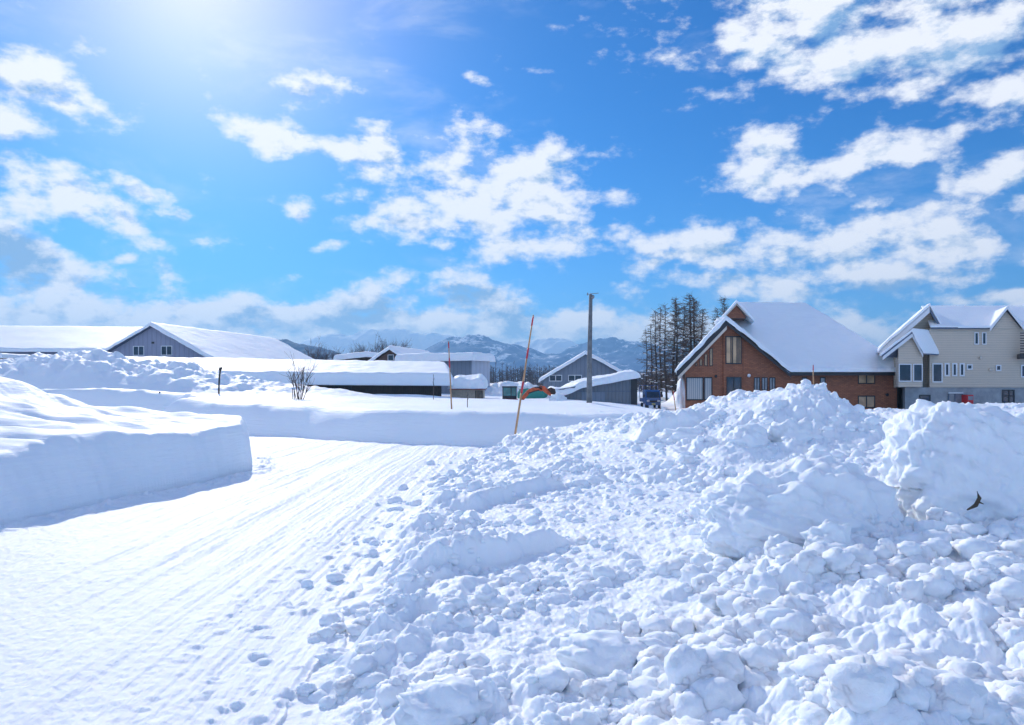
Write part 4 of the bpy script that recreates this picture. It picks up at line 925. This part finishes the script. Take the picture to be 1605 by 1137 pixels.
# shrub in the field
d = 47; rng = random.Random(4); x = X(469, d); z = 1.35
sh = thing('bare_shrub', 'bare leafless shrub spreading up from the snow field', 'shrub', (x, d, z))
for nm, specs in (('stem', [(-.35,1.6),(.3,1.5),(-.7,1.4),(.65,1.3),(.0,1.7),(.9,1.0),(-.15,1.2),(.45,1.6)]),):
    for s_, L in specs:
        g = MB(); grow(g, Vector((x+s_*.2, d, z-.1)), Vector((s_*.55, rng.uniform(-.3,.3), 1)).normalized(), L, .032, 2, rng, .38, 4, .10, (3, 4)); g.build('stem', TWIG, sh, True)
for px in (461.5, 464):
    g = MB().tube([(X(px,d), d-.3, 1.2), (X(px-1,d), d-.3, Z(609,d))], .025, 5).build('stem', TWIG, sh)
def larch(px, top, d, seed, label, w_=1.0, base=.0, m_=None, grp='tall bare larches left of the brick house', dens=1.0, low=.12):
    rng = random.Random(seed); x = X(px, d); zt = Z(top, d); hh = zt - base
    o = thing('larch_tree', label, 'tree', (x, d, base), grp)
    lean = rng.uniform(-.02, .02)*hh
    tp = lambda t: Vector((x + lean*t + .08*math.sin(t*7+seed), d, base - .3 + (hh+.3)*t))
    MB().tube([tp(i/10) for i in range(11)], [.17*w_*(1-.88*i/10)+.012 for i in range(11)], 7).build('trunk', BARK, o, True)
    g = MB(); nb = int(hh*8*dens)
    for i in range(nb):
        t = low + (1-low)*(i+rng.random())/nb; p_ = tp(t)
        L = (w_*2.3*(1-t)**.6 + .3)*rng.uniform(.55, 1.15)*(.45+.55*min(1, (t-low)/.25+.3))
        a = rng.uniform(0, 6.283); el = rng.uniform(-.15, .35)
        dv = Vector((math.cos(a), math.sin(a), el)); q = [p_, p_+dv*L*.5, p_+dv*L+Vector((0,0,.12*L))]
        g.tube(q, [.035, .026, .014], 3, False)
        for k in range(int(5+L*3)):
            s_ = rng.uniform(.2, 1); b0 = p_+dv*L*s_; tv = Vector((rng.gauss(0,1), rng.gauss(0,1), rng.gauss(.1,.7))).normalized()*rng.uniform(.25, .7)
            g.tube([b0, b0+tv], [.018, .009], 3, False)
    g.build('crown', m_ or TWIG, o)
    gs = MB(); sn = []
    for i in range(int(hh*1.6)):
        t = rng.uniform(low, .7); p_ = tp(t); a = rng.uniform(0, 6.28); L = rng.uniform(.2, 1.2)*w_; V, Fc = protos_lo[rng.randrange(8)]
        sn.append((V*(rng.uniform(.12,.3), rng.uniform(.12,.3), .06)+np.array([p_.x+math.cos(a)*L, p_.y+math.sin(a)*L, p_.z]), Fc))
    VV_ = np.concatenate([a for a, _ in sn]); of = 0; FF_ = []
    for a, b_ in sn: FF_.append(b_+of); of += len(a)
    np_mesh('branch_snow', VV_, np.concatenate(FF_), SNOWS, o)['kind'] = 'stuff'
    return o
TL = [(1013,518,96,'slim short larch furthest left in the row',.7,.6),(1021,508,98,'slim larch second from the left in the row',.75,.7),(1028,488,95,'narrow larch with straight dark trunk left of the tall cluster',.8,.8),
 (1036,482,99,'narrow larch between the thin left trunks and the middle cluster',.85,.8),(1044,478,93,'straight larch behind the blue truck',.8,.8),(1055,474,97,'dense larch in the middle of the row',1.1,1.3),(1061,468,95,'larch with tight pointed crown left of the tallest tree',1.0,1.3),
 (1082,463,96,'tallest and fullest larch with broad dark crown',1.5,1.9),(1090,472,99,'full larch just right of the tallest one',1.4,1.7),(1100,485,101,'larch lowest on the right, nearest the brick roof',1.1,1.4),(1070,480,101,'reddish larch standing behind the gap left of the tallest tree',1.0,1.2)]
for i, (px, tp_, dd, lb, ww, de) in enumerate(TL): larch(px, tp_, dd, 10+i, lb, ww, 0, TWIG2 if i in (7, 10, 3) else TWIG, dens=de)
larch(1136, 468, 96, 41, 'treetop peeping above the brick house roof ridge', 1.1, 0, dens=1.5, grp=None); larch(1124, 484, 98, 42, 'smaller treetop left of the one above the brick roof', .8, 0, dens=1.2, grp=None)
def bare_tree(px, top, d, wpx, seed, label, m_=None, depth=3):
    rng = random.Random(seed); x = X(px, d); zt = Z(top, d); hh = zt
    o = thing('bare_tree', label, 'tree', (x, d, 0), 'bare trees beyond the barns'); MB().tube([(x, d, -.2), (x, d, hh*.45)], [.22, .13], 6).build('trunk', BARK, o, True)
    g = MB()
    for i in range(13):
        z0 = hh*rng.uniform(.25, .5); a = rng.uniform(0, 6.28); sp = wpx/F*d*.5/hh*1.5
        grow(g, Vector((x, d, z0)), Vector((math.cos(a)*sp, math.sin(a)*sp, 1)).normalized(), (hh-z0)*rng.uniform(.42, .6), .065, depth, rng, .42, 3, .05, (3, 4))
    g.build('crown', m_ or HAZET, o); return o
for i, (px, tp_, wp, lb) in enumerate([(492,541,22,'small bare tree above the left part of the long roof'),(507,548,16,'low bare tree just right of the first one beyond the long roof'),(528,549,20,'bare tree midway between the lilac barn roof and the brown gable'),(560,541,24,'bushy bare tree left of the snowy lean-to'),(575,537,22,'bare tree directly above the snowy lean-to'),(597,533,26,'tall bare tree left behind the brown gable'),(615,531,26,'tallest bare tree above the brown gable peak'),(632,537,22,'bare tree at the right shoulder of the brown gable')]):
    bare_tree(px, tp_, 125, wp, 60+i, lb)
# far wood as one mass
rng = random.Random(9); g = MB()
for i in range(900):
    d = rng.uniform(210, 300); px = rng.choice([rng.uniform(700, 880), rng.uniform(470, 900), rng.uniform(970, 1120), rng.uniform(970,1300)]); x = X(px, d); hh = rng.uniform(5.5, 8.8)*(1.0 if px < 900 else .75)
    g.tube([(x, d, 0), (x+rng.uniform(-.2,.2), d, hh)], [.14, .03], 3, False)
    for k in range(11):
        t = rng.uniform(.15, .95); a = rng.uniform(0, 6.28); L = 1.7*(1-t)+.5
        g.tube([(x, d, hh*t), (x+math.cos(a)*L, d+math.sin(a)*L, hh*t+rng.uniform(0,.9))], [.08, .03], 3, False)
tag(g.build('far_wood', plain('wood_brown', (.07, .065, .075), .9, var=.35, scale=.3)), 'dark leafless wood at the foot of the mountains', 'wood', kind='stuff')

# ------------------------------------------------------------------ blue mini truck
BLUE = plain('blue_paint', (.010, .075, .26), .25, var=.1, coat=.6); TYRE = plain('tyre_rubber', (.02,.02,.022), .8); LAMP = glass('lamp_glass', (.55,.6,.65), .1); BLK = plain('black_plastic', (.015,.016,.02), .5)
def truck():
    d = 70.; cx = X(1024, d); z0 = gz_at(cx, d)+.01; w2 = .72; y0 = d
    o = thing('mini_truck', 'small blue cab-over pickup truck facing the camera on the snowy lane', 'truck', (cx, d, z0))
    prof = [(y0, z0+.42), (y0-.02, z0+1.0), (y0+.38, z0+1.70), (y0+.55, z0+1.78), (y0+1.35, z0+1.78), (y0+1.42, z0+.42)]
    cab = MB().prismx(prof, cx-w2, cx+w2).build('cab', BLUE, o, bevel=.05)
    s_ = .40/.70
    def fp(u, zz, e=.012): return (cx+u, y0-.02+(zz-1.0)*s_-e, z0+zz)
    g = MB(); a, b_ = 1.06, 1.60
    g.add([fp(-.62,a), fp(.62,a), fp(.56,b_), fp(-.56,b_), fp(-.62,a,-.02), fp(.62,a,-.02), fp(.56,b_,-.02), fp(-.56,b_,-.02)], [(0,1,2,3),(7,6,5,4),(0,4,5,1),(1,5,6,2),(2,6,7,3),(3,7,4,0)]); ws = g.build('windscreen', GD, cab)
    for u in (-.2, .25): MB().tube([fp(u,1.05,.03), fp(u+.28,1.28,.03)], .012, 5).build('wiper', BLK, ws)
    for s__ in (-1, 1):
        MB().box(cx+s__*.50-.13, cx+s__*.50+.13, y0-.05, y0-.005, z0+.66, z0+.84).build('headlight', LAMP, o, bevel=.02)
        m_ = MB().box(cx+s__*.86-.07, cx+s__*.86+.07, y0+.1, y0+.16, z0+1.12, z0+1.36); m_.tube([(cx+s__*.70, y0+.2, z0+1.3), (cx+s__*.86, y0+.13, z0+1.3)], .015, 5); m_.build('mirror', BLK, o)
        g = MB()
        for yy in (y0+.35,): g.tube([(cx+s__*.70, yy, z0+.27), (cx+s__*.54, yy, z0+.27)], .27, 18)
        wh = g.build('wheel', TYRE, o, True); MB().tube([(cx+s__*.715, y0+.35, z0+.27), (cx+s__*.701, y0+.35, z0+.27)], .16, 14).build('rim', METAL, wh)
        g = MB().tube([(cx+s__*.70, y0+2.6, z0+.27), (cx+s__*.54, y0+2.6, z0+.27)], .27, 18).build('wheel', TYRE, o, True)
        MB().box(cx+s__*.56-.13, cx+s__*.56+.13, y0+.02, y0+.05, z0+.02, z0+.44).build('mudguard', BLK, o)
    MB().box(cx-.70, cx+.70, y0-.10, y0-.012, z0+.34, z0+.56).build('bumper', BLUE, o, bevel=.03)
    MB().box(cx-.34, cx+.34, y0-.04, y0-.021, z0+.64, z0+.78).build('grille', BLK, o)
    MB().box(cx-.165, cx+.165, y0-.125, y0-.102, z0+.38, z0+.54).build('number_plate', plain('plate', (.45,.45,.2), .5), o)
    MB().box(cx-.72, cx+.72, y0+1.48, y0+3.4, z0+.62, z0+.70).box(cx-.72, cx-.69, y0+1.48, y0+3.4, z0+.70, z0+.98).box(cx+.69, cx+.72, y0+1.48, y0+3.4, z0+.70, z0+.98).build('cargo_bed', BLUE, o)
    MB().box(cx-.4, cx+.4, y0+1.0, y0+3.3, z0+.42, z0+.60).build('chassis', BLK, o)
    g = MB(); zt = z0+2.22
    for u in (-.72, 0, .72): g.tube([(cx+u, y0+1.5, z0+.7), (cx+u, y0+1.5, zt)], .03, 6)
    g.tube([(cx-.74, y0+1.5, zt), (cx+.74, y0+1.5, zt)], .03, 6); g.tube([(cx-.72, y0+1.5, z0+1.85), (cx+.72, y0+1.5, z0+1.85)], .018, 6)
    for u in (-.72, .72): g.tube([(cx+u, y0+3.3, z0+.7), (cx+u, y0+3.3, zt)], .03, 6); g.tube([(cx+u, y0+1.5, zt), (cx+u, y0+3.3, zt)], .03, 6)
    g.build('ladder_rack', BLUE, o, True)
truck()
# parked dark car behind the brick house corner
d = 78; x = X(1093.5, d); o = thing('parked_car', 'dark vehicle half hidden in the gap left of the brick house', 'car', (x, d, 0)); z0 = gz_at(x, d)
MB().prism([(x-.85, z0+.3), (x+.85, z0+.3), (x+.88, z0+.95), (x+.68, z0+1.5), (x-.68, z0+1.5), (x-.88, z0+.95)], d, d+3.6).build('body', BLK, o, bevel=.08)
MB().prism([(x-.74, z0+1.0), (x+.74, z0+1.0), (x+.6, z0+1.42), (x-.6, z0+1.42)], d-.02, d-.002).build('window', GD, o)
for s_ in (-1, 1): MB().tube([(x+s_*.8, d+.6, z0+.3), (x+s_*.6, d+.6, z0+.3)], .3, 16).build('wheel', TYRE, o, True); MB().box(x+s_*.68-.1, x+s_*.68+.1, d-.03, d-.002, z0+.7, z0+.86).build('headlight', LAMP, o)

# ------------------------------------------------------------------ excavator and tank
ORG = plain('orange_paint', (.62, .10, .025), .4, var=.2); 
d = 58.5; xe = lambda px: X(px, d); ze_ = lambda py: Z(py, d); z0 = 0.08
o = thing('mini_excavator', 'orange excavator with glazed cab and bent boom behind the snow field', 'excavator', (xe(805), d, z0))
for s_ in (0, 1.4):
    g = MB(); yy = d - .2 + s_
    g.prism([(xe(782), z0+.05), (xe(817), z0+.05), (xe(819), z0+.28), (xe(817), z0+.5), (xe(782), z0+.5), (xe(780), z0+.28)], yy, yy+.38); g.build('track', TYRE, o, bevel=.05)
MB().box(xe(783), xe(817), d, d+1.5, z0+.52, z0+.95).build('body', ORG, o, bevel=.06)
MB().box(xe(783), xe(817), d+.02, d+1.48, z0+.96, z0+1.02).build('deck', BLK, o)
cb = MB(); c0, c1, cz0, cz1 = xe(787.5), xe(810), Z(622, d), Z(607.5, d)
for (a, b_) in ((c0, c0+.07), (c1-.07, c1), ((c0+c1)/2+.12-.03, (c0+c1)/2+.15)):
    for yy in (d+.02, d+1.15): cb.box(a, b_, yy, yy+.07, z0+1.02, cz1)
cb.box(c0-.03, c1+.03, d, d+1.25, cz1-.02, cz1+.09).box(c0, c1, d+.01, d+1.2, z0+1.02, cz0+.06)
cbo = cb.build('cab', BLK, o)
MB().box(c0+.03, c1-.03, d+.05, d+1.17, cz0+.06, cz1-.02).build('cab_glass', GT, cbo)
hf_slab('cab_snow', lambda a, b: cz1+.09+0*a, c0, c1, d+.05, d+1.2, .0, .05, SNOWS, cbo, None, nx=20, ny=20, rnd=.1, noise=.01)
MB().box(xe(786), xe(812), d-.03, d-.002, z0+.95, z0+1.12).build('red_stripe', REDP, o)
yb_ = d+.5
def arm(pts, w_, nm, m_):
    g = MB(); up = []; dn__ = []
    for i, (a, b_) in enumerate(pts):
        a0 = pts[max(0, i-1)]; a1 = pts[min(len(pts)-1, i+1)]; dx_, dz_ = xe(a1[0])-xe(a0[0]), ze_(a1[1])-ze_(a0[1]); L = math.hypot(dx_, dz_); nx_, nz_ = -dz_/L, dx_/L
        ww = w_[i]; up.append((xe(a)+nx_*ww, ze_(b_)+nz_*ww)); dn__.append((xe(a)-nx_*ww, ze_(b_)-nz_*ww))
    n = len(pts)
    for i in range(n-1): g.prism([dn__[i], dn__[i+1], up[i+1], up[i]], yb_-.12, yb_+.12)
    return g.build(nm, m_, o)
arm([(814,632),(822,622),(829,614),(836,610.5),(844,610),(850,611.5)], [.12,.15,.16,.15,.13,.11], 'boom', ORG)
arm([(846,607),(852,609),(860,616),(868,622)], [.13,.2,.15,.09], 'stick_arm', ORG)
g = MB().tube([(xe(828),yb_-.2,ze_(617)),(xe(838),yb_-.2,ze_(613.5)),(xe(846),yb_-.2,ze_(612))], .04, 8).tube([(xe(838),yb_-.18,ze_(607.6)),(xe(850),yb_-.18,ze_(607))], .05, 8).build('hydraulic_ram', BLK, o, True)
MB().prism([(xe(858),ze_(610)),(xe(864),ze_(607.5)),(xe(870),ze_(610)),(xe(872),ze_(617)),(xe(869),ze_(622)),(xe(862),ze_(615))], yb_-.35, yb_+.35).build('bucket', plain('rusty_bucket', (.06,.035,.03), .8, var=.4), o)
GRN = plain('green_paint', (.02, .24, .19), .4)
d = 64; o = thing('green_tank', 'bright green horizontal storage tank with snow on top behind the excavator arm', 'tank', (X(838,d), d, 0))
g = MB(); xs_ = np.linspace(X(811,d), X(861,d), 14); rad_ = .9; mid = (xs_[0]+xs_[-1])/2; hl = (xs_[-1]-xs_[0])/2
g.tube([(a, d+1, Z(623,d)) for a in xs_], [rad_*(1-abs((a-mid)/hl)**6*.5) for a in xs_], 24).build('shell', GRN, o, True)
MB().box(X(818,d), X(822,d), d+.3, d+1.7, 0, Z(626,d)).box(X(850,d), X(854,d), d+.3, d+1.7, 0, Z(626,d)).build('cradle', CONC, o)
V, Fc = protos[2]; np_mesh('snow_cap', V*(hl*.55, .7, .22)+np.array([mid-.7, d+1, Z(623,d)+rad_-.02]), Fc, SNOWS, o)
tag(MB().box(X(862,66), X(895,66), 66.4, 66.7, 0, Z(611,66)).build('panel_wall', STEEL), 'low grey panel wall half hidden behind the bucket', 'wall')

# ------------------------------------------------------------------ twigs and debris
tw = plain('dead_bark', (.10,.075,.05), .9, var=.4)
x, y, z = X(1527,7.78), 7.76, Z(787,7.78)
g = MB().tube([(x-.05,y+.06,z-.09),(x-.01,y-.02,z-.03),(x+.03,y-.02,z+.05),(x+.03,y+.02,z+.11)], [.008,.022,.020,.005], 7).tube([(x+.01,y-.03,z+.01),(x+.05,y-.06,z-.01)], [.012,.004], 5)
tag(g.build('twig', tw, None, True), 'curled brown piece of bark stuck in the face of the tall snow block', 'twig')
# small roadside building corner at far left
d = 66; o = thing('shed', 'brown shed corner with snowy roof at the left photo edge', 'building', (X(-10,d), d, 0))
MB().box(X(-60,d), X(4,d), d, d+5, 0, Z(562,d)).build('wall', BWOOD, o); hf_slab('roof_snow', lambda a, b: Z(562,66)+0*a, X(-62,d), X(8,d), d-.4, d+5.3, 0.01, .45, SNOWS, o, None, nx=60, ny=40, rnd=.4, noise=.05, seed=81)

# ------------------------------------------------------------------ air
m = bpy.data.materials.new('cold_air'); m.use_nodes = True; nt = m.node_tree; nt.nodes.clear()
pv = nt.nodes.new('ShaderNodeVolumePrincipled'); mo = nt.nodes.new('ShaderNodeOutputMaterial'); nt.links.new(pv.outputs[0], mo.inputs['Volume'])
pv.inputs['Color'].default_value = (.34, .66, 1, 1); pv.inputs['Density'].default_value = 0.00025; pv.inputs['Anisotropy'].default_value = .3
g = MB().box(-6500, 6500, -6500, 6500, -15, 300); hz_ = g.build('haze', m); tag(hz_, kind='stuff')
